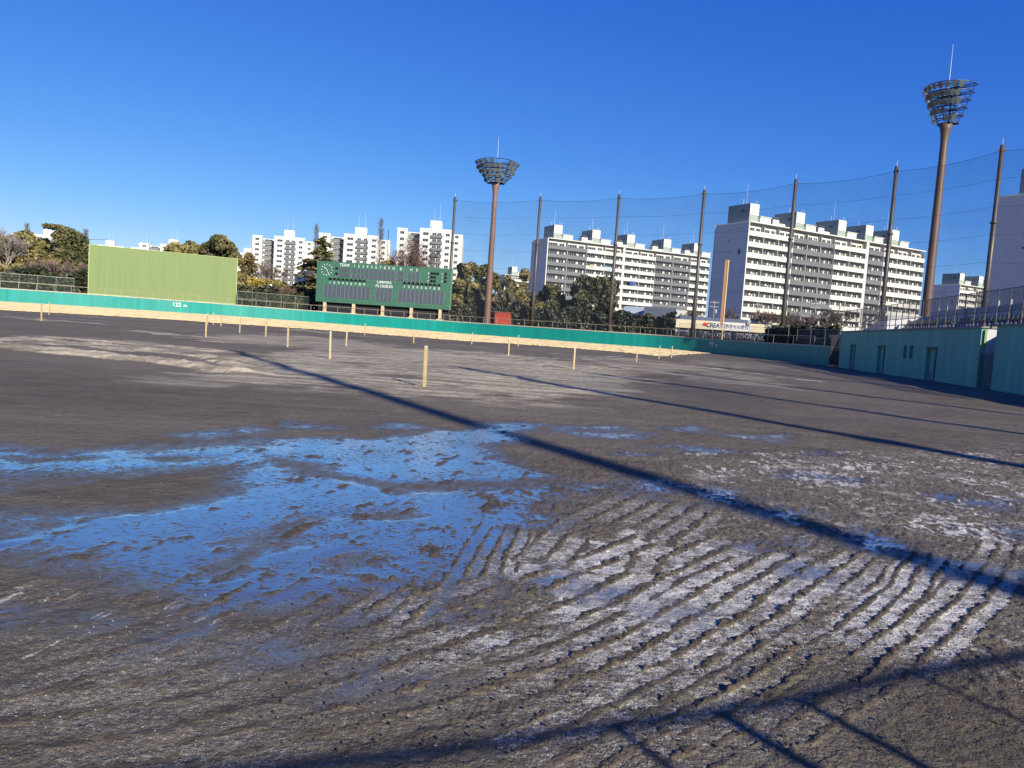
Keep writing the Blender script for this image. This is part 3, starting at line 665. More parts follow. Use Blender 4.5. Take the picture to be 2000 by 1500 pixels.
for i, q in enumerate(allp):
    o = P0 if i == 0 else cp(P0, q)
    o.location = q; o.rotation_euler = (0, 0, i); o.scale = (1, 1, 1.13)
    o['label'] = plabs[i] if i < 7 else 'brown net pole outside the frame, %s beyond the rightmost visible one' % ORD[i - 7]
    NP.append(q)
def net():
    root = empty('safety_net', NP[0], 0, 'tall fine mesh safety net hung between the brown poles', 'net'); o0 = Vector(NP[0]); mb = MB(); cbs = [MB() for _ in range(9)]
    for i in range(len(NP) - 1):
        p = NP[i] + Vector((0, 0, 21.95)); q = NP[i + 1] + Vector((0, 0, 21.95))
        pb, qb = NP[i], NP[i + 1]; n = 10
        for k in range(n):
            u0, u1 = k / n, (k + 1) / n; s = lambda u: -.42 * 4 * u * (1 - u)
            a = p.lerp(q, u0) + Vector((0, 0, s(u0))); b = p.lerp(q, u1) + Vector((0, 0, s(u1)))
            ab = pb.lerp(qb, u0); bb = pb.lerp(qb, u1)
            mb.add([ab - o0, bb - o0, b - o0, a - o0], [(0, 1, 2, 3)])
            for j in range(8):
                dz = Vector((0, 0, -2.95 * j)); f = 1 if j == 0 else .55
                aa = p.lerp(q, u0) + Vector((0, 0, s(u0) * f)) + dz; b2 = p.lerp(q, u1) + Vector((0, 0, s(u1) * f)) + dz
                if aa.z > ab.z: cbs[j].tube(aa - o0, b2 - o0, .020 if j == 0 else .013, n=4, cap=False)
    mb.build('net_mesh', meshmat('fine_blue_grey_netting', (.09, .11, .15), .14), root)
    for j in range(8): cbs[j].build('cable', m_cable, root)
net()
# pole whose broad shadow crosses the infield, and low fence, both standing behind the camera
g = gnd(504, 701); hA = 23
mast = MB(); mast.lathe([(.25, -.3), (.24, 10), (.22, 25), (.1, 25.4)], 16)
m_ = mast.build('steel_mast', m_pole, None, True); m_.location = (g.x + cs * hA / math.tan(SUN_EL), g.y + sn_ * hA / math.tan(SUN_EL), 0)
tag(m_, 'thick brown steel mast behind the camera whose shadow crosses the infield', 'pole')
def backfence():
    hh = 3.0; o_ = hh / math.tan(SUN_EL); pts = []
    for p in [(250, 1500), (350, 1492), (500, 1484), (650, 1468), (800, 1452), (900, 1438), (1050, 1418), (1200, 1394), (1400, 1368), (1560, 1343), (1780, 1292), (2000, 1258), (2200, 1235)]:
        q = gnd(p[0], p[1] + 22); pts.append(Vector((q.x + cs * o_, q.y + sn_ * o_, hh)))
    root = empty('backstop_fence', (pts[5].x, pts[5].y, 0), 0, 'steel pipe backstop fence standing behind the camera', 'fence'); o0 = Vector(root.location)
    r = MB()
    for a, b in zip(pts, pts[1:]): r.tube(a - o0, b - o0, .028, n=8)
    r.build('rail', m_galv, root)
    for k, rr_ in ((7, .026), (9, .032), (10, .018)):
        p = pts[k] - o0; MB().tube((p.x, p.y, -.3), p, rr_, n=8).build('post', m_galv, root)
    p = pts[9] - o0
    MB().tube(pts[8] - o0, pts[8] - o0 + Vector((.3, -.2, -1.4)), .04, n=6).build('brace', m_galv, root)
    MB().box(p.x - .16, p.x + .16, p.y - .08, p.y + .08, .9, 1.7).build('shadow_box', m_galv, root)  # unseen box added to cast the dark blob in the foreground
backfence()

# ================================================================ LIGHT TOWERS
def lamp_mesh():
    mb = MB(); mb.use(mat('lamp_housing', (.22, .22, .21), .5, .1, 2)).lathe([(.10, -.30), (.16, -.22), (.30, -.03), (.32, 0)], 10).use(mat('lamp_glass', (.16, .19, .19), .2, .1, 1, spec=.8)).lathe([(.29, .002), (.29, .03)], 10)
    mb.use(m_black).box(-.35, -.32, -.03, .03, -.25, .1).box(.32, .35, -.03, .03, -.25, .1)
    return mb
def light_tower(base, zcol, zhead, ztip, face, name_lab, seed, hs=1., mcol=None, amax=82):
    rnd = random.Random(seed)
    root = empty('floodlight_tower', base, 0, name_lab, 'light tower', 'floodlight towers')
    H = zcol - base.z; HH = zhead - zcol
    c = MB(); c.lathe([(.66, -.5), (.64, 0), (.50, H * .5), (.42, H - 2.5), (.46, H - 1.6), (.62, H - .6), (.80, H)], 22); c.build('column', mcol or m_tow, root, True)
    hd = empty('lamp_head', (0, 0, H), face); hd.parent = root; hd.scale = (hs, hs, 1)
    n = 5; lv = []; fr = MB(); rg = MB()
    for k in range(n + 1):
        t = k / n; Rw = 1.55 + 2.2 * t ** .9; Rd = 1.3 + 2.9 * t ** .9
        z = HH * (.02 + .98 * t) if k < n else HH
        pts = [Vector((Rw * math.sin(a), -Rd * math.cos(a) + .6, z)) for a in np.linspace(R(-88), R(88), 15)]
        lv.append(pts)
        for p, q in zip(pts, pts[1:]): fr.tube(p, q, .06, n=5)
        fr.tube(pts[0], pts[-1], .06, n=5)
        bk = [Vector((Rw * .98, 1.5, z)), Vector((-Rw * .98, 1.5, z))]
        if k in (1, 2, 3, 4, 5):
            fr.tube(pts[-1], bk[0], .05, n=5); fr.tube(pts[0], bk[1], .05, n=5); fr.tube(bk[0], bk[1], .05, n=5)
            fr.tube(bk[0], pts[0], .04, n=4)
        if k in (0,):
            v = pts + [bk[0], bk[1]]; rg.add(v, [tuple(range(len(v)))])
    for k in range(n):
        for j in (0, 4, 7, 10, 14): fr.tube(lv[k][j], lv[k + 1][j], .055, n=5)
        fr.tube(lv[k][0], lv[k + 1][4], .035, n=4); fr.tube(lv[k][14], lv[k + 1][10], .035, n=4)
    for j in range(0, 15, 2): fr.tube((0, .3, 0), lv[0][j], .09, n=5)
    for k in range(1, 6):
        for j in (0, 3, 7, 11, 14): fr.tube((0, .9, lv[k][j].z), lv[k][j], .04, n=4)
    fr.tube((0, .9, 0), (0, .9, HH), .16, n=8)
    for k in (1, 3): fr.tube((-1.2, 1.4, lv[k][0].z), (1.2, 1.4, lv[k + 1][0].z), .05, n=4)
    fr.build('truss', m_frmb, hd)
    rg.build('platform', mat('rust_red_grating', (.16, .06, .04), .7, .2), hd)
    lm = None; hr = math.hypot(base.x, base.y)
    for k in range(1, n + 1):
        m = (5, 8, 10, 11, 9)[k - 1]
        for i in range(m):
            if rnd.random() < .10: continue
            a = R(-82 + 164 * (i + .5 * (k % 2) + .25) / m); t = k / n; a = -R(82) + (a + R(82)) * (amax + 82) / 164; Rw = 1.55 + 2.2 * t ** .9 + .15; Rd = 1.3 + 2.9 * t ** .9 + .15
            if lm is None: lm = lamp_mesh().build('floodlight', None, hd); o = lm
            else: o = lm.copy(); COL.objects.link(o); o.parent = hd
            o.location = (Rw * math.sin(a), -Rd * math.cos(a) + .6, HH * t - .42)
            d = Vector((math.sin(a * .8), -math.cos(a * .8), -.45 - .3 * rnd.random())).normalized()
            o.rotation_euler = d.to_track_quat('Z', 'Y').to_euler(); s = 1.3; o.scale = (s, s, s)
    MB().tube((0, .3, H + HH * .9), (0, .3, ztip - base.z), .045, .02, n=6).build('lightning_rod', m_wht, root)
D1 = 140.; b1 = at(951, 630, D1); t1 = at(968, 358, D1); h1 = at(968, 317, D1); r1 = at(974, 266, D1)
bz = Vector(((b1.x + t1.x) / 2, D1, 0)); bz.z = bank(bz.x, bz.y)
light_tower(bz, t1.z, h1.z, r1.z, R(2), 'smaller looking reddish brown floodlight tower right of the scoreboard', 1)
D2 = 96.; b2 = at(1810, 600, D2); t2 = at(1847.5, 243, D2); h2 = at(1853, 170, D2); r2 = at(1873, 85, D2)
bz = Vector(((b2.x + t2.x) / 2, D2, 1.5))
light_tower(bz, t2.z, h2.z, r2.z, R(-52), 'large brown floodlight tower behind the stand on the right', 2, .74, mat('grey_brown_tower_steel', (.15, .095, .072), .5, .15, .5), 50)

# ================================================================ APARTMENTS
m_blue = mat('blue_bedding', (.07, .11, .35), .9, .1); m_lb = mat('pale_blue_bedding', (.5, .65, .75), .9, .1); m_pch = mat('peach_bedding', (.75, .55, .38), .9, .1)
def window_mb(w_, h_, panes):
    f = MB(); t = .09
    f.box(0, w_, -.06, 0, h_ - t, h_); f.box(0, w_, -.06, 0, 0, t)
    for k in range(panes + 1):
        x = (w_ - t) * k / panes; f.box(x, x + t, -.058, 0, t + .001, h_ - t - .001)
    g = MB(); g.box(t * .5, w_ - t * .5, -.02, -.005, t * .5, h_ - t * .5)
    return f, g
def slab(name, label, A, B, C_, zt, secs, boxes, seed, laundry=(), endnum=None, vis=True):
    """A,B: roof corners of the facade, C_: far corner of the end wall (plan points); secs: (fraction0, fraction1, 'w'|'g'|'c')"""
    rnd = random.Random(seed); e = Vector((B.x - A.x, B.y - A.y, 0)); L = e.length; rz = math.atan2(e.y, e.x)
    gz = bank(A.x, A.y); root = empty(name, (A.x, A.y, gz), rz, label, 'apartment block'); H = zt - gz; dep = 12.
    fh = 2.8; nf = int((H - .6) / fh)
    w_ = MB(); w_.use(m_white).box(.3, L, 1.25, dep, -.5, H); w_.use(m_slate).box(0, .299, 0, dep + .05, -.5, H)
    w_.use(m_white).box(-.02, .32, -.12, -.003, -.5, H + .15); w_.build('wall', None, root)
    r = MB(); r.box(.33, L + .1, -.25, dep + .2, H + .002, H + .28); r.build('roof', m_white, root)
    wfr = {}
    parts = 0; stuff = MB(); 
    for (f0, f1, c) in secs:
        x0, x1 = f0 * L, f1 * L
        if c == 'c':
            MB().box(x0, x1, -.1, 1.24, -.5, H).build('pilaster', m_white, root); continue
        nd = max(1, round((x1 - x0) / 6.3)); dw = (x1 - x0) / nd
        for fl in range(nf):
            z = H - .45 - fh * (fl + 1)
            mm = m_grey if c == 'g' else m_white
            b = MB(); b.use(mm).box(x0 + .06, x1 - .06, -.14, 0, z - .12, z + 1.12); b.use(m_white).box(x0 + .06, x1 - .06, .002, 1.24, z - .12, z + .06)
            for k in range(nd + 1): b.box(max(x0 + .03, x0 + dw * k - .07), min(x1 - .03, x0 + dw * k + .07), .002, 1.24, z + .062, z + fh - .13)
            b.build('balcony', None, root)
            for k in range(nd):
                xx = x0 + dw * k + .35
                for (wx_, ww, pn, key) in ((0, dw * .50, 4, 'window'), (dw * .60, dw * .26, 2, 'window')):
                    kk = (round(ww, 2), pn)
                    if parts < 98:
                        if kk not in wfr:
                            f_, g_ = window_mb(ww, 1.95, pn); o = f_.build('window', m_frame, root); q = g_.build('pane', m_glass, o); wfr[kk] = (o, q)
                        else:
                            o0, q0 = wfr[kk]; o = o0.copy(); COL.objects.link(o); o.parent = root; q = q0.copy(); COL.objects.link(q); q.parent = o
                        o.location = (xx + wx_, 1.245, z + .25); parts += 1
                    else:
                        f_, g_ = window_mb(ww, 1.95, pn)
                        for src, mt in ((f_, m_frame), (g_, m_glass)):
                            stuff.use(mt); stuff.add([(a + xx + wx_, b_ + 1.245, c_ + z + .25) for a, b_, c_ in src.v], src.f)
                if rnd.random() < .5:      # washing, blinds, coolers behind the parapet
                    q = rnd.choice([m_wht, m_wht, m_grey, m_mint, m_lb, m_pch, m_blue]); xx2 = xx + dw * .5 + rnd.random() * .2
                    stuff.use(q).box(xx2, xx2 + .45, .5, .8, z + .5, z + 1.45 + .3 * rnd.random())
    if stuff.v: stuff.build('window_rows', None, root)['kind'] = 'stuff'
    for (x, z, w2, h2_, col) in laundry:
        MB().box(x, x + w2, -.24, -.16, H - z - h2_, H - z).build('hung_bedding', col, root)
    for k, (f, big) in enumerate(boxes):
        x = f * L; b = MB()
        if big:
            b.use(m_mint).box(x, x + 3.2, 1.2, 9, H + .281, H + 5.0); b.use(m_white).box(x, x + 3.2, 1.1, 1.198, H + 2.1, H + 5.0)
            b.use(m_mint).box(x + 3.202, x + 5.6, 1.0, 9, H + .281, H + 2.0); b.use(m_white).box(x + 3.4, x + 7.2, .6, .98, H + .281, H + 1.9); b.box(x + 3.2, x + 7.5, .4, 1.3, H + 1.902, H + 2.05)
            b.use(m_mint).box(x + 5.602, x + 7.0, 1.0, 5, H + .281, H + 1.9)
            b.use(m_grey).box(x - .05, x - .002, 3.0, 4.1, H + 2.9, H + 3.6)
            o = b.build('lift_house', None, root)
            t = MB(); t.tube((x + 2.2, 1.6, H + 5), (x + 2.2, 1.6, H + 6), .05, n=4); t.tube((x + 2.9, 1.6, H + 5), (x + 2.9, 1.6, H + 6), .05, n=4); t.tube((x + .3, 4, H + 5), (x + .3, 4, H + 6.4), .06, n=4)
            if k % 2 == 0: t.tube((x + 1.4, 4, H + 5), (x + 1.4, 4, H + 10.5), .05, .025, n=4)
            t.build('aerial', m_wht, o)
        else:
            b.use(m_white).box(x, x + 2.3, 1.0, 3.4, H + .281, H + 1.9); b.use(m_grey).box(x + .2, x + 2.1, .9, 3.5, H + 2.3, H + 2.45)
            for q in (.4, 1.8): b.box(x + q, x + q + .1, 1.5, 1.6, H + 1.902, H + 2.298)
            b.use(m_white).box(x + 2.302, x + 4.6, 1.0, 3.0, H + .281, H + 1.1); b.build('roof_unit', None, root)
    v = MB()
    for k in range(min(nf, 4)): v.box(-.08, -.003, dep * .55 - .15, dep * .55 + .15, H - 1.6 - fh * k - .15, H - 1.6 - fh * k + .15)
    v.box(-.08, -.003, dep * .28, dep * .28 + .25, H - 1.5, H - 1.3); v.build('vent', m_black, root)
    dp = MB(); dp.tube((.0, dep + .2, 0), (0, dep + .2, H), .12, n=6); dp.build('downpipe', m_wht, root)
    if endnum: text('block_number', endnum, 1.9, m_black, root, (-.03, 2.6, H - 7.6), (R(90), 0, R(-90)), .05)
    return root
ZS = 33.0
A6 = at_z(1070, 465, ZS); B6 = at_z(1387, 504, ZS); C6 = at_z(1042, 476, ZS)
A8 = at_z(1463, 433, ZS); B8 = at_z(1807, 492, ZS); C8 = at_z(1394.5, 442, ZS)
print('B6', A6, B6, C6, 'B8', A8, B8, C8)
def fracs(A, B, cols, rows0, rows1):
    out = []
    for c in cols:     # photo column along the roof line -> fraction along the facade
        t = (c - cols[0]) / (cols[-1] - cols[0]); d = ray(c, rows0 + (rows1 - rows0) * t); k = d.x / d.y
        s = (k * A.y - A.x) / ((B.x - A.x) - k * (B.y - A.y)); out.append(min(max(s, 0), 1))
    return out
f6 = fracs(A6, B6, [1070, 1148, 1218, 1222, 1282, 1350, 1387], 465, 504)
slab('apartment_block', 'long pale apartment block farther away, behind the round trees', A6, B6, C6, ZS,
     [(.004, f6[1], 'g'), (f6[1], f6[2], 'w'), (f6[2], f6[3], 'c'), (f6[3], f6[4], 'w'), (f6[4], f6[5], 'g'), (f6[5], 1, 'w')],
     [(.04, 1), (.20, 0), (.26, 1), (.41, 0), (.47, 1), (.63, 0), (.70, 1), (.84, 0), (.90, 1)], 3, [(17, 7.3, 1.6, 1.2, m_pch), (23, 7.5, 2.6, 1.3, m_lb), (34, 11.6, 2.4, 1.5, m_blue)])
f8 = fracs(A8, B8, [1463, 1552, 1632, 1693, 1698, 1728, 1807], 433, 492)
slab('apartment_block', 'long apartment block nearer the viewer, right of the foul pole', A8, B8, C8, ZS,
     [(.004, f8[1], 'w'), (f8[1], f8[2], 'g'), (f8[2], f8[3], 'w'), (f8[3], f8[4], 'c'), (f8[4], f8[5], 'g'), (f8[5], 1, 'w')],
     [(.015, 1), (.13, 0), (.25, 1), (.37, 0), (.48, 1), (.64, 1), (.80, 1)], 5, [(41, 18.7, 3.4, 1.5, m_wht)], '8')
A7 = at_z(1875, 556, ZS); e8 = (B8 - A8).normalized()
slab('apartment_block', 'distant apartment block with a grey end wall right of the large light tower', A7, A7 + e8 * 60, A7, ZS, [(.004, .2, 'w'), (.2, .4, 'g'), (.4, .6, 'w'), (.6, .8, 'g'), (.8, 1, 'w')], [(.02, 1), (.25, 1), (.5, 1)], 8, (), '7')
perp = Vector((e8.y, -e8.x, 0))
E9 = at_z(1952, 385, ZS); A9 = Vector((E9.x, E9.y, 0)) + perp * 12
slab('apartment_block', 'tall grey end wall of an apartment block cut by the right edge', A9, A9 + e8 * 50, A9, ZS, [(.004, .25, 'w'), (.25, .5, 'g'), (.5, .75, 'w'), (.75, 1, 'w')], [(.02, 1), (.3, 1)], 9)
D_ = at_z(1036, 527, ZS)
slab('apartment_block', 'far apartment block with a slate end wall peeping between trees', at_z(1034, 536, ZS) - Vector((14, 0, 0)), at_z(1034, 536, ZS) + Vector((28, 14, 0)), D_, ZS - 1, [(.004, .33, 'w'), (.33, .66, 'g'), (.66, 1, 'w')], [(.1, 1), (.5, 1)], 10)

def point_block(label, px, py, zt, wpx, seed):
    """white tower: main front with a grey balcony stack, recessed dark left flank, two wings"""
    c = at_z(px, py, zt); gz = 2.4; H = zt - gz; wd = wpx / FPX * c.y; s = wd / 16.
    root = empty('tower_block', (c.x, c.y, gz), math.atan2(c.y, c.x) - math.pi / 2 + R(4), label, 'tower block'); root.rotation_euler.z = -math.atan2(c.x, c.y) - R(6)
    w_ = MB(); h = wd / 2
    w_.box(-h, h, 0, 16, -.5, H); w_.box(-h - 11.5 * s, -h - 6.5 * s, 1.5, 15, -.5, H - .4); w_.box(-h - 6.5 * s, -h - .001, 6.5, 14, -.5, H - .5); w_.box(h + .001, h + 5 * s, 5, 15, -.5, H - 1.2)
    w_.build('wall', m_tower, root)
    p = MB()
    p.box(-h - .1, h + .1, -.08, .1, H + .002, H + .9); p.box(-h - 11.6 * s, -h - 6.4 * s, 1.4, 1.6, H - .398, H + .5); p.box(h + .15, h + 5.1 * s, 4.9, 5.1, H - 1.198, H - .3)
    p.build('parapet', m_tower, root)
    MB().box(-h * .40, h * .28, 1.2, 7.5, H + .003, H + 4.6).build('lift_house', m_tower, root)
    MB().box(-h * .30, h * .05, .7, 1.19, H + .9, H + 2.4).build('stair_head', m_tower, root)
    fl = 0; z = H - 3.0
    while z > 2 and fl < 14:
        b = MB(); x0, x1 = -h * .28, h * .42
        b.use(m_grey).box(x0, x1, -1.15, -1.02, z, z + 1.15); b.use(m_tower).box(x0, x1, -1.018, -.003, z - .1, z + .08); b.use(m_grey).box(x0 - .0, x0 + .12, -1.018, -.003, z + .082, z + 1.1); b.box(x1 - .12, x1, -1.018, -.003, z + .082, z + 1.1)
        b.build('balcony', None, root)
        b = MB(); b.use(m_grey).box(-h - 6.4 * s, -h - .12, 5.3, 5.42, z + .2, z + 1.35); b.use(m_tower).box(-h - 6.4 * s, -h - .12, 5.43, 6.49, z, z + .15); b.build('balcony', None, root)
        for (xa, xb, y_) in ((-h * .80, -h * .46, 0), (h * .62, h * .86, 0), (x0 + .5, x0 + 2.2, 0), (x1 - 2.3, x1 - .6, 0), (-h - 10.0 * s, -h - 8 * s, 1.5), (-h - 5.6 * s, -h - 1.5 * s, 6.5), (h + 1.2 * s, h + 2.8 * s, 5)):
            g = MB(); g.use(m_frame).box(xa - .1, xb + .1, y_ - .09, y_ - .003, z + .8, z + 2.3); o = g.build('window', None, root)
            q = MB(); q.box(xa, (xa + xb) / 2 - .05, y_ - .12, y_ - .092, z + .95, z + 2.1); q.box((xa + xb) / 2 + .05, xb, y_ - .12, y_ - .092, z + .95, z + 2.1); q.build('pane', m_glass, o)
        z -= 2.8; fl += 1
    t = MB(); t.tube((-h * .2, 3, H + 4.6), (-h * .2, 3, H + 11), .06, .03, n=4); t.tube((h * .15, 3, H + 4.6), (h * .15, 3, H + 12.5), .06, .03, n=4); t.build('aerial', m_wht, root)
    return root
point_block('white tower block directly above the right half of the scoreboard', 852, 451, 42, 62, 1)
point_block('white tower block behind the scoreboard clock and TEAM heading', 706, 462, 42, 66, 2)
point_block('white tower block between the plain green screen and the cedar', 566, 466, 42, 57, 3)
point_block('distant white tower block showing between dark tree and screen edge', 484, 497, 42, 40, 4)
point_block('distant white tower top behind the trees above the screen\'s right half', 340, 481, 42, 50, 5)
point_block('tiny white roof box above the middle of the green screen', 281, 487, 42, 44, 6)
point_block('tiny white roof box above the left part of the green screen', 216, 482, 42, 44, 7)
point_block('white building glimpsed behind the leaning pine', 96, 462, 42, 50, 8)

# ================================================================ STORE, WAREHOUSE, FOUL POLE, CABINET
def facebox(px0, py0, px1, py1, D0, D1, z0=None):
    a = at(px0, py0, D0); b = at(px1, py1, D1); e = Vector((b.x - a.x, b.y - a.y, 0)); return a, b, e.length, math.atan2(e.y, e.x)
def store():
    a, b, L, rz = facebox(1316, 624, 1506, 646 - 13, 152, 150); gz = bank(a.x, a.y)
    root = empty('drugstore', (a.x, a.y, gz), rz, 'low drugstore with long cream fascia lettered CREATE', 'shop')
    zt = (a.z + b.z) / 2 - gz; fh = 1.65
    MB().box(.2, L - .2, 1.2, 14, -.4, zt - .3).build('wall', mat('shaded_shopfront', (.06, .06, .065), .4, .3, .8), root)  # near-black colour carries the shade under the canopy
    cf = mat('cream_fascia', (.80, .70, .48), .6, .06, .5)
    MB().box(0, L, 0, 1.19, zt - fh, zt).build('fascia', cf, root)
    MB().box(L * .385, L * .80, -.03, -.002, zt - fh + .12, zt - .12).build('white_sign_board', m_wht, root)
    MB().hexa([(1.0, 1.3, zt - .29), (L - 3.5, 1.3, zt - .29), (L - 3.5, 14, zt - .29), (1.0, 14, zt - .29)], [(1.6, 1.8, zt + .75), (L - 4, 1.8, zt + .75), (L - 4, 13, zt + .75), (1.6, 13, zt + .75)]).build('roof', mat('dark_blue_metal_roof', (.09, .12, .19), .5, .1), root)
    MB().box(L - 2.3, L - .1, 1.3, 5, zt - .29, zt + .55).build('roof_box', cf, root)
    MB().box(L * .755, L * .79, -.4, -.1, zt - .25, zt + .55).build('vent_box', m_galv, root)
    blk = mat('sign_black', (.02, .02, .03), .5, .05); rdm = mat('sign_red', (.75, .06, .05), .5, .05)
    zc = zt - fh / 2
    f = MB()
    for k in range(5):
        aa = math.pi / 2 + k * 1.2566; cx, cz = .26 * math.cos(aa), .26 * math.sin(aa)
        v = [(cx + .2 * math.cos(j * .785), -.035, cz + .2 * math.sin(j * .785)) for j in range(8)]; f.add(v, [tuple(range(8))])
    f.add([(.16 * math.cos(j * .785), -.034, .16 * math.sin(j * .785)) for j in range(8)], [tuple(range(8))])
    o = f.build('flower_emblem', rdm, root); o.location = (L * .325, 0, zc + .1); o.scale = (1, 1, 1)
    text('shop_lettering', 'CREATE', 1.25, blk, root, (L * .44, -.05, zc - .02), (R(90), 0, 0), .025, 'CENTER', .82)
    text('shop_lettering', '処方せん受付', .86, mat('sign_grey', (.08, .09, .11), .5), root, (L * .655, -.05, zc - .02), (R(90), 0, 0), .012, 'CENTER', .86)
    for k in range(8): MB().tube((L * (k + .3) / 8, .3, -.3), (L * (k + .3) / 8, .3, zt - fh), .08, n=6).build('canopy_post', m_galv, root)
store()
def bicycle():
    root = empty('bicycle', (0, 0, 0), 0, 'parked bicycle in the packed row before the drugstore', 'bicycle', 'bicycles parked before the drugstore')
    def wheel(y):
        mb = MB(); n = 14
        for k in range(n):
            a, b = 6.2832 * k / n, 6.2832 * (k + 1) / n; mb.tube((0, y + .32 * math.cos(a), .33 + .32 * math.sin(a)), (0, y + .32 * math.cos(b), .33 + .32 * math.sin(b)), .025, n=4, cap=False)
        for k in range(0, n, 2):
            a = 6.2832 * k / n; mb.tube((0, y, .33), (0, y + .3 * math.cos(a), .33 + .3 * math.sin(a)), .006, n=3, cap=False)
        mb.build('wheel', m_black, root)
    wheel(-.53); wheel(.53)
    f = MB(); P = {'b': (0, .1, .3), 's': (0, .22, .78), 'h': (0, -.35, .85), 'r': (0, .53, .33), 'f': (0, -.53, .33)}
    for a, b in (('b', 's'), ('b', 'h'), ('s', 'h'), ('b', 'r'), ('s', 'r'), ('h', 'f')): f.tube(P[a], P[b], .03, n=5)
    f.build('frame', m_wht, root)
    MB().box(-.28, .28, -.42, -.38, .98, 1.02).build('handlebar', m_galv, root)
    MB().hexa([(-.14, -.78, .72), (.14, -.78, .72), (.14, -.50, .72), (-.14, -.50, .72)], [(-.2, -.86, 1.02), (.2, -.86, 1.02), (.2, -.48, 1.02), (-.2, -.48, 1.02)]).build('basket', m_wht, root)
    MB().hexa([(-.05, .1, .86), (.05, .1, .86), (.1, .36, .86), (-.1, .36, .86)], [(-.04, .08, .92), (.04, .08, .92), (.11, .38, .93), (-.11, .38, .93)]).build('saddle', m_black, root)
    m = MB()
    for k in range(6):
        a, b = R(20 + 22 * k), R(42 + 22 * k); m.add([(-.04, .53 + .37 * math.cos(a), .33 + .37 * math.sin(a)), (.04, .53 + .37 * math.cos(a), .33 + .37 * math.sin(a)), (.04, .53 + .37 * math.cos(b), .33 + .37 * math.sin(b)), (-.04, .53 + .37 * math.cos(b), .33 + .37 * math.sin(b))], [(0, 1, 2, 3)])
    m.build('mudguard', m_wht, root); return root
bk = bicycle(); first = True
for k in range(34):
    px = 1318 + 5.9 * k; a = pxaz(px, 660); dr = 7.5 + .6 * random.random(); r = float(rwall(a)) + dr
    loc = (math.sin(a) * r, math.cos(a) * r, bank_z(a, dr))
    if first: bk.location = loc; bk.rotation_euler = (0, 0, -a + R(12)); first = False
    else: cp(bk, loc, -a + R(random.uniform(-8, 32)))
def warehouse():
    a, b, L, rz = facebox(1206, 594, 1258, 598, 175, 173); gz = 2.4
    root = empty('warehouse', (a.x, a.y, gz), rz, 'low warehouse with pale blue roof slope and dark slate wall behind the big round tree', 'warehouse')
    z = a.z - gz
    MB().hexa([(0, 0, z - 3.0), (L, 0, z - 3.0), (L, 9, z - .2), (0, 9, z - .2)], [(0, -.05, z - 2.9), (L, -.05, z - 2.9), (L, 9, z), (0, 9, z)]).build('roof', mat('pale_blue_metal_roof', (.60, .68, .70), .5, .06, .3), root)
    MB().box(.1, L - .1, .1, 12, -.4, z - 3.1).build('wall', mat('grey_corrugated_wall', (.16, .15, .16), .6, .1, .5, streak=4), root)
    c = at(1328, 604, 171); x1 = (c - Vector((a.x, a.y, 0))).to_2d().length
    MB().box(L + .02, x1 - .8, .3, 12, -.4, z - .1).build('slate_wall', mat('slate_blue_cladding', (.13, .16, .22), .6, .06, .3), root)
    MB().box(x1 - .78, x1 + 1.1, 0, 6, -.4, z - .5).build('entrance_block', m_white, root)
    sg = MB()
    for k in range(4): sg.box(x1 * .60 + k * 1.0, x1 * .60 + k * 1.0 + .6, .22, .298, z - 3.2, z - 2.6)
    sg.box(x1 * .93, x1 * .95, .0, .29, z - 4.2, z - 2.2); sg.build('sign_board', m_wht, root)
warehouse()
def foul_pole():
    b = gnd(1406, 692); t = at(1420, 508, b.y); z = t.z - b.z
    root = empty('foul_pole', b, 0, 'yellow foul pole with an orange mesh wing in the right corner', 'foul pole')
    MB().tube((0, -.3, -.3), (0, -.3, 2.15), .10, n=12).build('lower_shaft', mat('pale_blue_paint', (.55, .70, .78), .5, .08), root)
    MB().tube((0, -.3, 2.15), (.0, -.3, z), .095, n=12).build('upper_shaft', mat('foul_pole_yellow', (.80, .56, .24), .4, .08), root)
    w_ = MB(); m = mat('orange_mesh_steel', (.42, .235, .11), .6, .15); wd = .46; z0 = z * .33
    w_.box(-wd, -wd + .05, -.33, -.27, z0, z); w_.box(-wd, -.1, -.33, -.27, z - .05, z - .001)
    for k in range(9): zz = z0 + (z - z0 - .06) * k / 8; w_.box(-wd + .051, -.1, -.32, -.28, zz, zz + .05)
    w_.build('wing_frame', m, root)
    MB().box(-wd + .052, -.101, -.305, -.295, z0 + .05, z - .06).build('wing_mesh', meshmat('orange_wire_mesh', (.40, .21, .10), .72), root)
    br = MB()
    for zz in (z0 + .1, z * .22): br.tube((-wd + .03, -.3, zz), (0, -.3, zz), .05, n=6)
    br.build('bracket', m_yel, root)
foul_pole()
def cabinet():
    a, b, L, rz = facebox(966.5, 609.5, 997, 611.5, 139, 138.5); gz = bank(a.x, a.y)
    root = empty('storage_cabinet', (a.x, a.y, gz), rz, 'orange-red steel cabinet on the bank right of the light tower', 'cabinet'); z = a.z - gz
    MB().box(0, L, 0, 1.5, -.2, z).build('body', m_red, root)
    MB().box(-.15, L + .15, -.15, 1.65, z + .002, z + .12).build('lid', mat('dull_red_lid', (.45, .14, .10), .5, .1), root)
    for k in range(3):
        x = L * k / 3; d = MB(); d.box(x + .04, x + L / 3 - .04, -.04, -.002, .1, z - .1); o = d.build('door', m_red, root)
        MB().box(x + .2, x + L / 3 - .2, -.06, -.042, z - .55, z - .4).build('vent', mat('dark_red', (.30, .04, .03), .5), o)
cabinet()
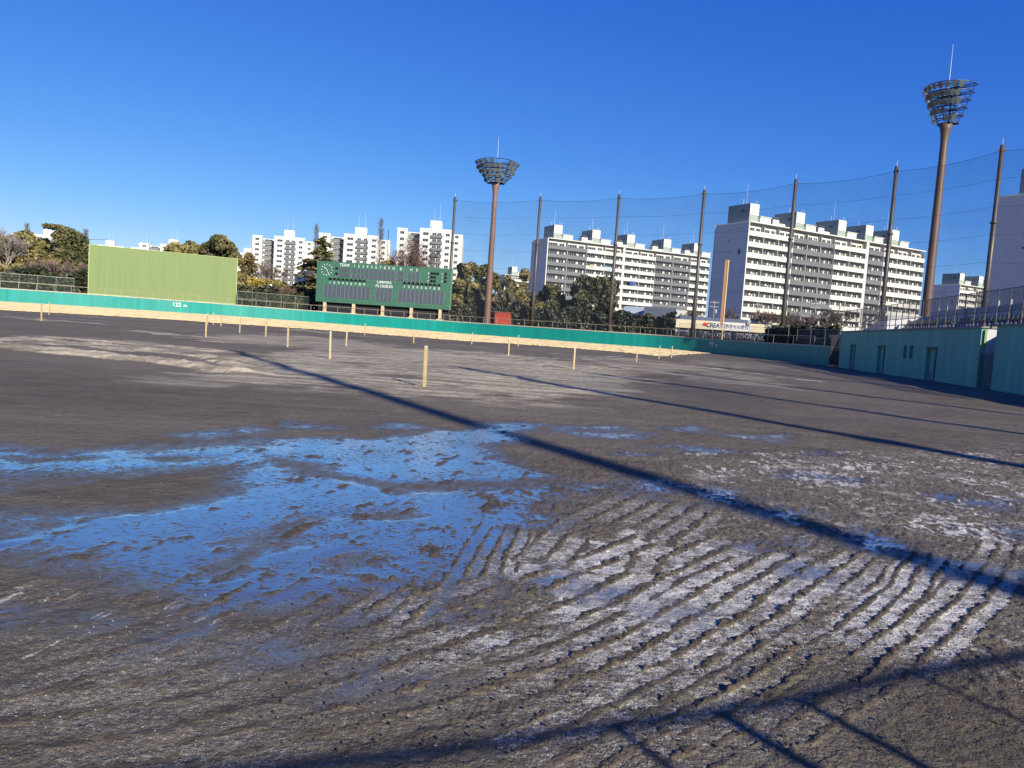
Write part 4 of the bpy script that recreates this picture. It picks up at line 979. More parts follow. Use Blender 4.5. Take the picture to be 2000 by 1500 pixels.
def lamp_post(px, py, D, label):
    t = at(px, py, D); gz = bank(t.x, D)
    root = empty('street_lamp', (t.x, D, gz), 0, label, 'lamp post', 'small lamp posts behind the fence'); h = t.z - gz
    MB().tube((0, 0, -.2), (0, 0, h - .3), .05, n=6).build('post', m_galv, root); MB().lathe([(.1, h - .3), (.28, h - .15), (.25, h + .1), (.05, h + .2)], 10).build('lamp_head', m_wht, root, True)
lamp_post(529, 557, 150, 'white lamp post in front of bushes left of the cedar'); lamp_post(1158, 597, 138, 'small lamp post before the big round tree'); lamp_post(1119, 606, 138, 'short white lamp post left of the big round tree')
def thin_mast(px, pt, pb, D, label, m=m_cable, r=.09):
    t = at(px, pt, D); gz = bank(t.x, D); o = MB().tube((0, 0, -.2), (0, 0, t.z - gz), r, r * .6, n=6).tube((0, 0, t.z - gz), (0, 0, t.z - gz + .15), .13, .05, n=6).build('flagpole', m); o.location = (t.x, D, gz); tag(o, label, 'flagpole', 'thin masts behind the scoreboard')
thin_mast(717, 458, 520, 146, 'thin dark mast behind the middle of the scoreboard top'); thin_mast(759, 450, 520, 146, 'tallest thin dark mast, right of the bare poplar'); thin_mast(842, 487, 520, 146, 'short thin mast behind the right part of the scoreboard')
def utility(px, py, D, label, arms=2):
    t = at(px, py, D); gz = bank(t.x, D); h = t.z - gz
    root = empty('utility_pole', (t.x, D, gz), 0, label, 'utility pole', 'utility poles near the apartments')
    MB().tube((0, 0, -.3), (0, 0, h), .16, .11, n=8).build('pole', m_conc, root)
    a = MB(); 
    for k in range(arms): a.box(-1.0, 1.0, -.06, .06, h - .5 - .9 * k, h - .38 - .9 * k)
    for x in (-.9, -.3, .3, .9): a.tube((x, 0, h - .38), (x, 0, h - .1), .07, n=5)
    a.build('crossarm', m_galv, root)
    MB().lathe([(.28, h - 2.9), (.3, h - 2.8), (.3, h - 2.0), (.2, h - 1.9)], 10, (.4, 0, 0)).build('transformer', m_galv, root, True)
utility(1480, 591, 165, 'utility pole above the right end of the drugstore'); utility(1594, 588, 150, 'utility pole right of the fifth net pole'); utility(1640, 597, 155, 'utility pole nearest the stand\'s left end')
utility(1396, 587, 170, 'utility pole half hidden by the foul pole')
def people_sign():
    pass

# ================================================================ STAND AND DUGOUT
ST0 = gnd(1637, 717.5); ST1 = gnd(1905, 757); ed = (ST0 - ST1).normalized(); SA = math.atan2(ed.y, ed.x)   # local +x runs away from the camera, +y to the left (field), -y behind
def stand():
    L = (ST0 - ST1).length; H = 3.45
    print('stand', ST0, ST1, L)
    m_dug = mat('weathered_teal_wall', (.26, .60, .42), .75, .20, .5, streak=2.5, bump=.3, bscale=6)
    m_dugd = mat('dark_teal_door', (.03, .12, .13), .6, .1)
    m_lt = mat('light_grey_panel', (.55, .58, .62), .6, .06)
    root = empty('dugout_building', ST1, SA, 'low teal dugout building with three doors on the right', 'building')
    # openings: local x measured from ST1
    def lx(px, py):
        d = ray(px, py); k = d.x / d.y; return (k * ST1.y - ST1.x) / (ed.x - k * ed.y)
    doors = [(lx(1660, 690), lx(1669.5, 690)), (lx(1713, 700), lx(1727, 700)), (lx(1808, 710), lx(1827, 710))]
    doors = [(min(a, b), max(a, b)) for a, b in doors]; wins = [tuple(sorted((lx(1764, 690), lx(1770, 690)))), tuple(sorted((lx(1776, 690), lx(1782.5, 690))))]
    w_ = MB(); cuts = sorted([(a, b, 0, 2.15) for a, b in doors] + [(a, b, 1.35, 2.3) for a, b in wins]); x = 0
    for a, b, z0, z1 in cuts:
        w_.box(x, a, -.3, 0, -.3, H); w_.box(a, b, -.3, 0, z1, H)
        if z0 > 0: w_.box(a, b, -.3, 0, -.3, z0)
        x = b
    w_.box(x, L, -.3, 0, -.3, H); MB().box(-.02, .3, -5, -.301, -.3, H).build('end_wall', m_wht, root); w_.box(L - .3, L, -5, -.301, -.3, H); w_.box(0, L, -5.3, -5.001, -.3, H)
    w_.build('wall', m_dug, root)
    MB().box(-.1, L + .1, -5.4, .1, H + .002, H + .12).build('roof', m_conc, root)
    for a, b in doors:
        d = MB(); d.use(m_dug).box(a + .02, b - .02, -.28, -.22, -.3, 2.13); o = d.build('door', None, root)
        MB().box((a + b) / 2 - .02, (a + b) / 2 + .02, -.219, -.2, .5, 2.1).build('door_bar', m_dugd, o)
        MB().box(a + .05, b - .05, -.219, -.19, .0, .55).build('kick_plate', m_conc, o)
        f = MB(); f.box(a - .1, a - .002, -.02, .05, -.1, 2.25); f.box(a - .1, b + .1, -.02, .08, 2.16, 2.26); f.build('door_frame', m_dugd, root)
    for a, b in wins: MB().box(a + .02, b - .02, -.27, -.24, 1.36, 2.29).build('window', m_dugd, root)
    # nearer wall
    N1 = gnd(1936, 762); s0 = lx(1936, 745)
    root2 = empty('dugout_building', ST1 + ed * (s0) , SA, 'nearer plain teal wall block cut by the right edge', 'building')
    w2 = MB(); w2.box(-22, 0, -.3, 0, -.3, H + .05); w2.box(-.3, 0, -5, -.301, -.3, H + .05); w2.build('wall', m_dug, root2); MB().box(-22, .1, -5, .08, H + .052, H + .17).build('roof', m_conc, root2)
    # gap: pale stair wall, gate
    g = empty('stair_passage', ST1 + ed * s0, SA, 'bright pale stairway wall in the gap between the teal blocks', 'stairs')
    gw = -s0
    MB().box(-1.5, gw + 1.5, -6.0, -5.31, -.3, H - .05).build('back_wall', m_wht, g)
    st = MB()
    for k in range(10): st.box(.05, gw - .05, -5.3 + .3 * 0 - 0, -2.4 - .28 * k + 0, .0 + .18 * k - .0, .18 * k + .178)
    st.build('steps', m_conc, g)
    MB().box(gw - .12, gw - .02, -.25, -.15, H - 1.1, H - .1).build('green_sign', mat('lime_sign', (.35, .55, .15), .5), g)
    gt = empty('gate', ST1 + ed * s0, SA, 'dark barred gate closing the stairway gap', 'gate'); gm = MB()
    gm.box(.02, gw - .02, -.12, -.08, 1.95, 2.0); gm.box(.02, gw - .02, -.12, -.08, .1, .15)
    for k in range(9): xx = .05 + (gw - .12) * k / 8; gm.box(xx, xx + .025, -.11, -.09, .151, 1.949)
    gm.build('bars', m_black, gt)
    # terrace with seats
    tr = empty('stadium_stand', ST1, SA, 'white seating terrace on top of the teal dugout', 'stand')
    t = MB(); xs = -22.0; xe = L - 9
    for k in range(3): t.box(xs, xe, -9.0, -1.7 - .85 * k, H + .12 + .003 + .1 * k, H + .12 + .1 * (k + 1))
    t.build('terrace', m_conc, tr)
    sl = MB(); sl.hexa([(xe, -9, H + .13), (L - .5, -9, H + .13), (L - .5, -1.7, H + .13), (xe, -1.7, H + .13)], [(xe, -9, H + 1.6), (L - .5, -9, H + .2), (L - .5, -1.7, H + .2), (xe, -1.7, H + 1.6)]); sl.build('stair_wall', m_wht, tr)
    bw = MB(); bw.box(xs, xe, -5.3, -5.2, H + .43, H + 2.1); bw.build('back_panels', m_lt, tr)
    ps = MB(); n = int((xe - xs) / 1.9)
    for k in range(n):
        xx = xs + (xe - xs) * k / n; ps.box(xx, xx + .09, -5.19, -5.08, H + .43, H + 2.4)
    ps.build('panel_posts', m_wht, tr)
    seat0 = empty('stadium_chair', (0, 0, 0), 0, 'dark green plastic chair in the rows on the stand', 'chair', 'rows of seats on the stand')
    ms = mat('dark_green_seat_plastic', (.012, .035, .03), .4, .1, spec=.5)
    MB().hexa([(-.21, -.2, .38), (.21, -.2, .38), (.21, .22, .36), (-.21, .22, .36)], [(-.21, -.2, .43), (.21, -.2, .43), (.2, .22, .41), (-.2, .22, .41)]).build('seat', ms, seat0)
    MB().hexa([(-.2, -.26, .46), (.2, -.26, .46), (.2, -.2, .44), (-.2, -.2, .44)], [(-.19, -.34, .8), (.19, -.34, .8), (.19, -.29, .8), (-.19, -.29, .8)]).build('backrest', ms, seat0)
    MB().tube((0, 0, 0), (0, 0, .37), .03, n=6).build('leg', m_galv, seat0)
    fst = True; Rz = Matrix.Rotation(SA, 3, 'Z')
    for row in range(2):
        for k in range(50):
            xx = -4 + .62 * k
            if xx > xe - .3 or (abs(xx - 11.5) < .8): continue
            loc = ST1 + Rz @ Vector((xx, -2.9 - .85 * row, H + .12 + .28 * (2 + row * .5) ))
            loc.z = H + .12 + .1 * (2 if row == 0 else 3) + ST1.z
            if fst: seat0.location = loc; seat0.rotation_euler = (0, 0, SA); fst = False
            else: cp(seat0, loc, SA)
    # tall rail fence on the front edge
    m_rf = mat('brown_grey_rail', (.13, .10, .11), .5, .1)
    fe = empty('stand_fence', ST1, SA, 'tall grey-brown rail fence along the front of the stand', 'fence'); zz = H + .12
    fx0, fx1 = -22., L - .1
    for q in (.35, .8, 2.05): MB().box(fx0, fx1, -.55, -.50, zz + q, zz + q + .05).build('rail', m_rf, fe)
    MB().box(fx0, fx1, -.53, -.52, zz + .86, zz + 2.03).build('wire_mesh', meshmat('brown_wire_mesh', (.12, .10, .11), .22), fe)
    for k in range(int((fx1 - fx0) / 1.55)):
        xx = fx0 + 1.55 * k; MB().box(xx, xx + .07, -.60, -.551, zz, zz + 2.12).build('post', m_rf, fe)
    hr = empty('handrail', ST1 + ed * xe, SA, 'white pipe handrail down the stair at the left end of the stand', 'handrail'); q = MB(); l2 = L - .5 - xe
    for dz in (.75, 1.15): q.tube((0, -1.6, H + 1.6 + dz - .4), (l2, -1.6, H + .2 + dz - .4), .05, n=6)
    for k in range(5): x_ = l2 * k / 4; z_ = H + 1.6 - 1.4 * k / 4; q.tube((x_, -1.6, z_ - .1), (x_, -1.6, z_ + .75), .04, n=6)
    q.build('rail', m_wht, hr)
    h2 = empty('handrail', ST1 + ed * (s0 - 3.0), SA, 'short white handrail above the stairway gap', 'handrail'); q = MB()
    q.tube((0, -1.2, H + .2), (0, -1.2, H + 1.25), .05, n=6); q.tube((0, -1.2, H + 1.25), (-3.2, -1.2, H + 1.5), .05, n=6); q.tube((0, -1.2, H + .75), (-3.2, -1.2, H + 1.0), .05, n=6); q.build('rail', m_wht, h2)
    # gate between outfield wall and dugout
    a = wallpt(_fa[-1], .1); d = Vector((ST0.x - a.x, ST0.y - a.y, 0)); gl = d.length
    g3 = empty('gate', (a.x, a.y, a.z), math.atan2(d.y, d.x), 'dark tall barred gate between the outfield wall and the dugout', 'gate'); q = MB()
    for zq in (.1, 1.7, 3.3): q.box(0, gl, -.03, .03, zq, zq + .06)
    for k in range(int(gl / .22)): q.box(.22 * k, .22 * k + .05, -.028, .028, .161, 3.299) if False else q.box(.22 * k, .22 * k + .05, .031, .06, .1, 3.36)
    q.build('bars', mat('dark_blue_gate_steel', (.03, .035, .06), .5), g3)
stand()

# ================================================================ STAKES
STK = [(81, 627, 593.5), (96, 614.5, 591), (402, 658, 616.5), (405, 634, 612), (416.5, 634, 611), (431.5, 637.5, 615), (468, 650, 620), (519, 658, 626), (562, 677.5, 635), (644, 700, 648), (676, 676, 635.5), (712, 654.5, 632), (808, 670.5, 645.5),
       (829, 756, 677), (921, 672.5, 650), (993, 695, 662), (1012, 676, 655), (1120, 721, 680), (1243, 706.5, 679), (1287, 701.5, 676), (1311, 698.5, 676)]
near = {0: 'wooden survey stake farthest left, standing in loose sand', 13: 'tallest and nearest wooden stake, standing alone in pale sand', 9: 'wooden stake second nearest the camera, left of the nearest one', 17: 'thick wooden stake right of the nearest one, by the third shadow'}
for i, (px, pb, pt) in enumerate(STK):
    b = gnd(px, pb); t = at(px + (pb - pt) * .06, pt, b.y); h = t.z - b.z; w2 = .034
    root = empty('survey_stake', b, random.uniform(-.4, .4), near.get(i, '%s wooden survey stake counting from the left edge of the field' % ORD[i]), 'stake', 'wooden survey stakes on the field')
    s = MB(); k = random.uniform(-.02, .02); s.hexa([(-w2, -w2, -.2), (w2, -w2, -.2), (w2, w2, -.2), (-w2, w2, -.2)], [(-w2 + k, -w2, h), (w2 + k, -w2, h), (w2 + k, w2, h), (-w2 + k, w2, h)])
    s.build('shaft', m_wood, root); MB().hexa([(-w2 + k, -w2, h + .001), (w2 + k, -w2, h + .001), (w2 + k, w2, h + .001), (-w2 + k, w2, h + .001)], [(-w2 * .6 + k, -w2 * .6, h + .02), (w2 * .6 + k, -w2 * .6, h + .02), (w2 * .6 + k, w2 * .6, h + .02), (-w2 * .6 + k, w2 * .6, h + .02)]).build('painted_tip', m_wht, root)
# ---- stones and straw lying about
def lumps(name, n, label, m, xr_, yr_, s0, s1, cat):
    mb = MB()
    for _ in range(n):
        g_ = gnd(random.uniform(*xr_), random.uniform(*yr_)); s = random.uniform(s0, s1); v = []
        for dx, dy, dz in ((-1, 0, 0), (1, 0, 0), (0, -1, 0), (0, 1, 0), (0, 0, -1), (0, 0, 1)):
            v.append((g_.x + dx * s * random.uniform(.6, 1.3), g_.y + dy * s * random.uniform(.6, 1.3), g_.z + .012 + dz * s * .7))
        mb.add(v, [(0, 2, 5), (2, 1, 5), (1, 3, 5), (3, 0, 5), (2, 0, 4), (1, 2, 4), (3, 1, 4), (0, 3, 4)])
    tag(mb.build(name, m), label, cat, None, 'stuff')
lumps('gravel', 260, 'scattered pale grit and small stones over the soil', mat('pale_grit', (.42, .38, .32), .8, .2), (0, 2000), (790, 1480), .002, .006, 'gravel')
lumps('soil_clods', 1100, 'dark crumbled soil clods thrown over the wet ground', mat('dark_clod', (.085, .067, .052), .95, .2), (500, 2000), (880, 1480), .003, .012, 'soil')

# ================================================================ VEGETATION
def quads(C, S, rng, flat=0., stretch=1.):
    n = len(C); a = rng.normal(size=(n, 3)); a[:, 2] *= 1 - flat * .8; a /= np.linalg.norm(a, axis=1)[:, None]
    b = rng.normal(size=(n, 3)); b[:, 2] *= 1 - flat; b -= (b * a).sum(1)[:, None] * a; b /= np.linalg.norm(b, axis=1)[:, None]
    s = (S * rng.uniform(.6, 1.4, n))[:, None]; u = a * s; v = b * s * .7 * stretch
    V = np.stack([C - u - v, C + u - v * .6, C + u * 1.1 + v, C - u * .8 + v], 1).reshape(-1, 3); return V, np.arange(4 * n).reshape(n, 4)
GR = {'olive': leafmat('olive_leaves', (.075, .078, .032), (.185, .165, .062), (.34, .26, .10)),
      'dark': leafmat('dark_leaves', (.040, .048, .022), (.10, .105, .044), (.22, .18, .075)),
      'brown': leafmat('brown_green_leaves', (.10, .082, .04), (.21, .165, .075), (.32, .24, .11)),
      'yellow': leafmat('yellow_green_leaves', (.10, .095, .025), (.24, .20, .04), (.38, .28, .05)),
      'cedar': leafmat('cedar_needles', (.05, .056, .03), (.15, .14, .065), (.27, .235, .11)),
      'hedge': leafmat('hedge_leaves', (.024, .030, .018), (.055, .062, .032), (.11, .105, .05))}
def limbs(mb, p, d, l, r, dep, rnd, spread=.6, up=.15, kids=(2, 4), minr=.02, shrink=.68):
    q = p + d * l; mb.tube(p, q, r, r * .7, n=5 if r > .08 else 3, cap=False)
    if dep == 0: return
    for _ in range(rnd.randint(*kids)):
        nd = (d + Vector((rnd.gauss(0, spread), rnd.gauss(0, spread), rnd.gauss(up, spread * .6)))).normalized()
        limbs(mb, p + d * l * rnd.uniform(.45, 1), nd, l * rnd.uniform(shrink - .12, shrink + .12), max(minr, r * .6), dep - 1, rnd, spread, up, kids, minr, shrink)
def place(px, ptop, D):
    t = at(px, ptop, D); gz = bank(t.x, D); hz = t.z - gz; x = t.x - 0
    # vertical lean of the picture: the foot is found below the top in the world
    return Vector((t.x, D, gz)), hz
def broad(px, ptop, wpx, D, kind, label, seed, leaf=.34, n=3200, low=.12, name='tree', lobes=16, squash=1.):
    base, H = place(px, ptop, D); rnd = random.Random(seed); rng = np.random.default_rng(seed); Rr = wpx / 2 / FPX * D
    root = empty(name, base, 0, label, 'tree')
    C = []; zc = H * (1 + low) / 2; hz = H * (1 - low) / 2
    for k in range(lobes):
        th = rng.uniform(0, 6.28); v = rng.uniform(-.85, .9); rr = math.sqrt(max(0, 1 - v * v)) * rng.uniform(.4, .92) * Rr
        lr = Rr * rng.uniform(.26, .44); c = np.array([math.cos(th) * rr, math.sin(th) * rr, zc + v * (hz - lr * .8)])
        m = n // lobes; dirs = rng.normal(size=(m, 3)); dirs /= np.linalg.norm(dirs, axis=1)[:, None]
        rad = lr * rng.uniform(.45, 1.05, m) ** .6; C.append(c + dirs * rad[:, None] * [1, 1, .8 * squash])
    C = np.concatenate(C); lo_, hi_ = np.percentile(C[:, 2], [1, 99.6]); C[:, 2] = low * H + (C[:, 2] - lo_) / (hi_ - lo_) * (H * (1 - low) - leaf)
    C[:, :2] *= (Rr - leaf * .6) / np.percentile(np.abs(C[:, 0]), 99.3)
    V, F = quads(C, np.full(len(C), leaf), rng)
    np_mesh('crown', V, F, GR[kind], root)
    tb = MB(); tr = max(.12, H * .022); tb.tube((0, 0, -.3), (rnd.uniform(-.2, .2), 0, H * .35), tr, tr * .75, n=8, cap=False)
    for k in range(7): limbs(tb, Vector((0, 0, H * rnd.uniform(.15, .38))), Vector((rnd.gauss(0, .6), rnd.gauss(0, .6), rnd.uniform(.5, 1))).normalized(), H * .28, tr * .5, 2, rnd)
    tb.build('trunk', m_bark, root)
    return root
def bare(px, ptop, wpx, D, label, seed, m=m_bare, dep=5, name='bare_tree', trunkfrac=.25, spread=.42, kids=(3, 4)):
    base, H = place(px, ptop, D); rnd = random.Random(seed); root = empty(name, base, 0, label, 'tree')
    tb = MB(); tr = max(.08, H * .018); tb.tube((0, 0, -.3), (0, 0, H * trunkfrac), tr, tr * .8, n=7, cap=False); tb.build('trunk', m, root)
    cr = MB(); Rr = wpx / 2 / FPX * D; asp = Rr / (H * .5)
    for k in range(5):
        a = 6.28 * k / 5 + rnd.random(); limbs(cr, Vector((0, 0, H * trunkfrac * rnd.uniform(.7, 1))), Vector((math.cos(a) * asp * .75, math.sin(a) * asp * .75, 1)).normalized(), H * .30, tr * .55, dep, rnd, spread, .1, kids, .022, .66)
    # keep it inside the tree's outline
    cr.v = [(x, y, min(z, H * (1 + .02 * math.sin(x * 9)))) for x, y, z in cr.v]
    cr.build('crown', m, root); return root
def poplar(px, ptop, wpx, D, label, seed, m=m_bare):
    base, H = place(px, ptop, D); rnd = random.Random(seed); root = empty('bare_conifer', base, 0, label, 'tree'); Rr = wpx / 2 / FPX * D
    MB().tube((0, 0, -.3), (0, 0, H), .2, .02, n=6, cap=False).build('trunk', m, root); cr = MB()
    for k in range(260):
        t = rnd.random() ** .8; z = H * (.15 + .83 * t); l = Rr * (1.05 - t) * 1.1 + .3; a = rnd.random() * 6.28
        p = Vector((0, 0, z)); q = p + Vector((math.cos(a) * l, math.sin(a) * l, l * 1.1)); cr.tube(p, q, .03, .012, n=3, cap=False)
        for _ in range(3):
            s = p.lerp(q, rnd.uniform(.3, .9)); cr.tube(s, s + Vector((rnd.gauss(0, .3), rnd.gauss(0, .3), rnd.uniform(.2, .7))), .016, .01, n=3, cap=False)
    cr.build('crown', m, root); return root
def cedar(px, ptop, wpx, D, label, seed):
    base, H = place(px, ptop, D); rng = np.random.default_rng(seed); rnd = random.Random(seed); root = empty('cedar_tree', base, 0, label, 'tree'); Rr = wpx / 2 / FPX * D
    tb = MB(); tb.tube((0, 0, -.3), (.3, 0, H * .97), .38, .05, n=8, cap=False); C = []
    for k in range(46):
        t = (k + rng.random()) / 46; z = H * (.10 + .88 * t); l = Rr * (1.02 - t) ** .72 * rng.uniform(.65, 1.15) + .4; a = rng.uniform(0, 6.28); dr = -.05
        p = Vector((.3 * t, 0, z)); q = p + Vector((math.cos(a) * l, math.sin(a) * l, l * rng.uniform(-.12, .12))); tb.tube(p, q, .09 * (1 - t) + .03, .02, n=4, cap=False)
        m = int(95 * (l / 2.5) + 20); s = rng.uniform(.25, 1.05, m); w2 = l * .28
        c = np.array(p)[None] + (np.array(q) - np.array(p))[None] * s[:, None]; c += rng.normal(size=(m, 3)) * [w2 * .5, w2 * .5, .13]; C.append(c)
    tb.build('trunk', m_bark, root); C = np.concatenate(C); V, F = quads(C, np.full(len(C), .30), rng, .75)
    np_mesh('crown', V, F, GR['cedar'], root); return root
def pine(px, ptop, D, label, seed):
    """leaning pine: pads of needles placed along a bent stem; pad offsets in metres from the top-left pad"""
    base, H = place(px, ptop, D); rng = np.random.default_rng(seed); root = empty('pine_tree', base, 0, label, 'tree'); C = []; k = D / FPX
    pads = [(-30, 3, 14, 4), (-14, 5, 16, 6), (2, 10, 16, 7), (16, 17, 16, 9), (-10, 20, 16, 9), (6, 26, 20, 10), (26, 26, 18, 11), (32, 38, 16, 12), (14, 38, 20, 10), (-6, 36, 18, 9), (0, 50, 18, 9), (24, 52, 18, 10), (34, 60, 14, 12), (8, 62, 18, 9), (-12, 58, 14, 8), (30, 76, 14, 12), (36, 90, 12, 14)]
    for dx, dy, rx, rz_ in pads:
        m = int(rx * rz_ * 2.1); d = rng.normal(size=(m, 3)); d /= np.linalg.norm(d, axis=1)[:, None]; d *= rng.uniform(.3, 1, m)[:, None] ** .5
        C.append(np.array([dx * k, 0, H - dy * k])[None] + d * [rx * k, rx * k * .9, rz_ * k])
    C = np.concatenate(C); V, F = quads(C, np.full(len(C), .27), rng, .3); np_mesh('crown', V, F, GR['dark'], root)
    t = MB(); P = [Vector((24 * k, 0, -.3)), Vector((20 * k, 0, H * .35)), Vector((12 * k, 0, H * .6)), Vector((14 * k, 0, H * .8)), Vector((-12 * k, 0, H * .95))]
    for i in range(4): t.tube(P[i], P[i + 1], .3 - .06 * i, .24 - .06 * i, n=7, cap=False)
    for i in range(10): q = P[1 + i % 3]; t.tube(q, q + Vector((rng.normal() * 2, rng.normal() * 2, rng.uniform(.5, 2))), .08, .03, n=4, cap=False)
    t.build('trunk', m_bark, root)
# left group
for k, (px, pt, wd, D, kd, lb) in enumerate([(-20, 500, 110, 158, 'olive', 'deep green tree cut by the left edge behind the pale bare tree'), (60, 480, 110, 162, 'dark', 'dark tree filling the back of the left group'), (130, 505, 100, 160, 'olive', 'wide olive tree behind the pine trunk'), (165, 520, 60, 156, 'dark', 'dark tree hard against the left edge of the green screen'),
        (490, 545, 70, 162, 'olive', 'olive tree behind the yellowish bush'), (545, 560, 90, 160, 'brown', 'brown-green thicket tree behind the pinkish bush'), (590, 555, 60, 158, 'dark', 'dark tree under the cedar'), (905, 560, 70, 158, 'dark', 'dark tree behind the right end of the scoreboard'), (975, 575, 80, 156, 'dark', 'dark low tree behind the orange-red cabinet'), (1040, 570, 60, 154, 'dark', 'dark low tree left of the rounded dark tree')]):
    broad(px, pt, wd, D, kd, lb, 200 + k, n=3600, low=.05)
broad(55, 453, 92, 152, 'olive', 'broad olive evergreen left of the leaning pine', 21, n=4600)
broad(10, 460, 70, 150, 'brown', 'brownish evergreen at the left edge behind pale branches', 22, n=3600)
broad(95, 492, 110, 150, 'brown', 'low brown-green tree under the gap beside the pine', 23, n=4400)
broad(35, 512, 90, 147, 'olive', 'low olive shrubby tree at bottom left', 24, n=3600, name='shrub')
pine(128, 441, 150, 'dark leaning pine with a flat top reaching left', 25)
poplar(53, 438, 26, 156, 'thin tree tip poking above the broad olive evergreen', 26, m_bare)
bare(10, 437, 62, 145, 'pale bare tree at the far left edge', 27, mat('pale_grey_bark', (.42, .37, .33), .9, .2), 5)
bare(75, 500, 60, 145, 'low bare tree in front of the olive evergreen', 28)
bare(108, 500, 56, 144, 'low bare tree below the leaning pine', 29)
bare(148, 505, 56, 144.5, 'low bare tree beside the green screen\'s left edge', 30)
poplar(168, 450, 18, 152, 'thin bare tree behind the screen\'s left top corner', 31)
# behind the screen
broad(362, 470, 76, 158, 'olive', 'olive crown rising behind the green screen', 32, n=4200, low=.55)
broad(430, 459, 78, 156, 'dark', 'dark rounded crown above the screen\'s right corner', 33, n=5200, leaf=.32, low=.55)
broad(345, 478, 50, 160, 'brown', 'brownish crown left of the olive one behind the screen', 34, n=2800, low=.5)
# between screen and scoreboard
broad(478, 492, 44, 156, 'brown', 'rust tinged tree just right of the green screen', 35, n=3200)
broad(472, 530, 60, 152, 'olive', 'olive shrub right of the green screen', 36, n=3400, name='shrub')
broad(504, 542, 36, 151, 'yellow', 'yellowish green bush left of the white lamp post', 37, n=2000, name='shrub')
broad(535, 545, 62, 154, 'olive', 'olive bush behind the white lamp post', 38, n=3600, name='shrub')
bare(560, 545, 66, 150, 'pinkish bare bush left of the cedar', 39, m_bare2, 5)
bare(528, 500, 60, 158, 'bare tree before the white tower block', 40, m_bare)
bare(480, 555, 50, 147, 'small bare bush at the fence right of the screen', 41, m_bare)
cedar(628, 462, 104, 152, 'tall layered cedar behind the scoreboard\'s left end', 42)
poplar(619, 438, 20, 164, 'thin bare tip rising above the cedar', 43)
poplar(745, 428, 30, 160, 'tall narrow bare tree above the scoreboard numbers', 44, m_bare)
bare(803, 462, 58, 160, 'reddish bare tree before the right white tower', 45, m_bare2, 5)
broad(760, 508, 90, 162, 'brown', 'brown leafy top peeping over the scoreboard', 46, n=2600)
# right of the scoreboard
broad(916, 511, 56, 152, 'olive', 'tall olive tree between the scoreboard and the light tower', 47, n=3800)
broad(896, 545, 56, 148, 'olive', 'lower olive tree touching the scoreboard\'s right edge', 48, n=3800)
broad(943, 516, 46, 154, 'dark', 'dark tree directly behind the light tower column', 49, n=3400)
broad(965, 530, 44, 152, 'olive', 'slim olive tree just right of the light tower column', 50, n=3000)
broad(997, 537, 30, 150, 'olive', 'narrow pointed tree above the orange-red cabinet', 51, n=2400)
broad(1026, 525, 50, 151, 'brown', 'brownish tall tree left of the second net pole', 52, n=3600)
broad(1000, 560, 70, 146, 'olive', 'spreading tree behind the orange-red cabinet', 53, n=4000)
bare(990, 556, 60, 144, 'pale branching stems behind the orange-red cabinet', 54, mat('pale_grey_bark', (.42, .37, .33)), 3)
broad(930, 565, 60, 145, 'dark', 'dark low tree left of the light tower foot', 55, n=3200)
broad(1078, 556, 66, 146, 'dark', 'rounded dark tree right of the second net pole', 56, n=4400, low=.08)
broad(1166, 539, 100, 143, 'dark', 'biggest round dark tree, before the long apartment block', 57, n=7600, low=.06, lobes=24)
broad(1060, 590, 60, 142, 'olive', 'low bush below the rounded dark tree', 58, n=2200, name='shrub')
broad(1268, 612, 44, 140, 'yellow', 'yellowish bush before the warehouse', 59, n=2400, name='shrub', leaf=.24)
broad(1298, 619, 34, 139, 'brown', 'brownish bush right of the yellowish one', 60, n=1800, name='shrub', leaf=.22)
bare(1148, 620, 24, 134, 'small bare sapling below the round tree', 61)
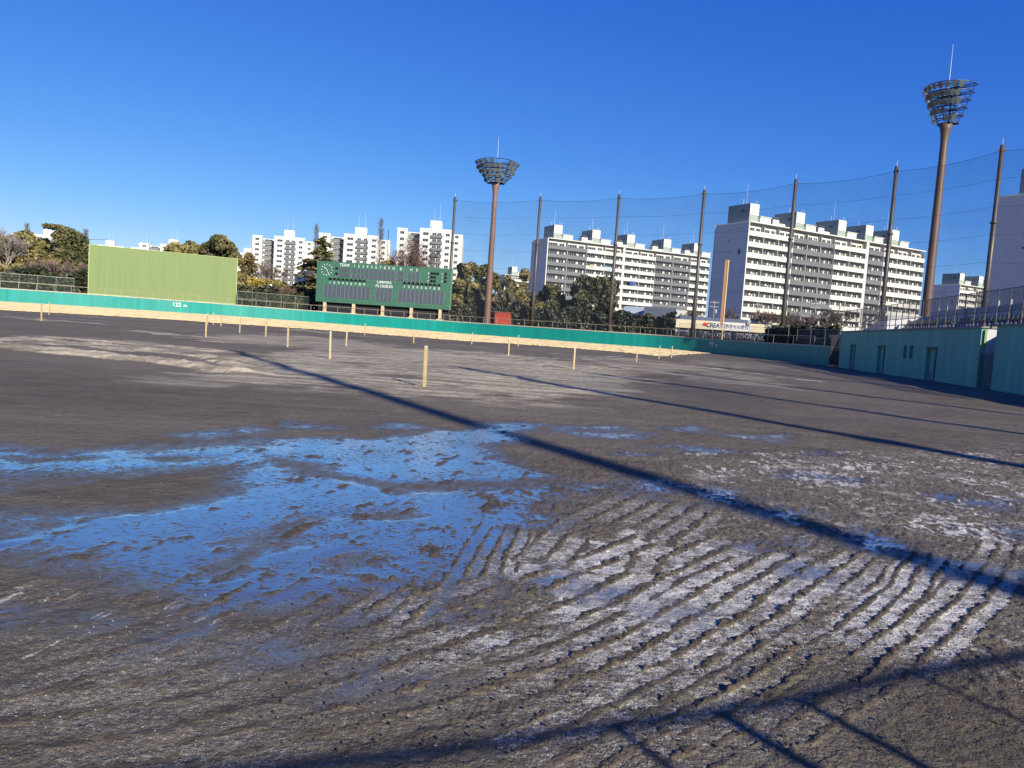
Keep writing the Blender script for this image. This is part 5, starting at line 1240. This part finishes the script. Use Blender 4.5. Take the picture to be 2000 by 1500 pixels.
# right, before the apartments
for k, (px, pt, wd, D, mm, lb) in enumerate([(1355, 598, 46, 170, m_bare, 'bare street tree behind the drugstore roof left of the foul pole'), (1430, 598, 44, 168, m_bare, 'bare street tree right of the foul pole'), (1490, 600, 46, 165, m_bare2, 'bare street tree at the right end of the drugstore'),
                                      (1520, 598, 56, 150, m_bare2, 'reddish bare tree left of the fifth net pole'), (1560, 600, 64, 140, m_bare, 'pale spreading bare tree right of the fifth net pole'), (1600, 605, 50, 150, m_bare2, 'bare tree below the right utility pole'), (1635, 596, 50, 145, m_bare, 'bare tree near the left end of the stand'), (1625, 625, 44, 135, m_bare2, 'low reddish bare bush before the stand')]):
    bare(px, pt, wd, D, lb, 70 + k, mm, 5)
broad(1572, 636, 60, 128, 'olive', 'low green shrubs at the foot of the pale bare tree', 81, n=1800, name='shrub', leaf=.2)
broad(1620, 640, 50, 126, 'brown', 'low brown shrub by the grey fence', 82, n=1400, name='shrub', leaf=.2)
def hedge(px0, px1, dr, h, label, seed, dens=230):
    a0, a1 = pxaz(px0, 600), pxaz(px1, 640); rng = np.random.default_rng(seed); a = rng.uniform(a0, a1, int((a1 - a0) * 130 * dens)); n = len(a)
    hh = h * (.75 + .7 * vnoise(a * 45, a * 0, seed)); d = dr + rng.uniform(-.9, .9, n); z = rng.uniform(0, 1, n) ** .8 * hh
    r = rwall(a) + d; C = np.stack([np.sin(a) * r, np.cos(a) * r, zwall(a) + WH + .1 + z], 1)
    o0 = C.mean(0); o0[2] = zwall(a.mean()) + 2.3; V, F = quads(C - o0, np.full(n, .24), rng)
    root = empty('hedge', Vector(o0), 0, label, 'hedge'); np_mesh('foliage', V, F, GR['hedge'], root)
hedge(-60, 172, 9, 3.0, 'dark hedge behind the fence left of the green screen', 91); hedge(463, 615, 9, 3.0, 'dark hedge between the green screen and the scoreboard', 92)
hedge(880, 1075, 8.5, 3.0, 'dark hedge behind the light tower and cabinet', 93); hedge(1075, 1318, 8, 2.7, 'dark hedge left of the drugstore', 94); hedge(1500, 1640, 7, 2.0, 'dark clipped hedge between the drugstore and the stand', 95)
print('OBJECTS', len(bpy.data.objects))
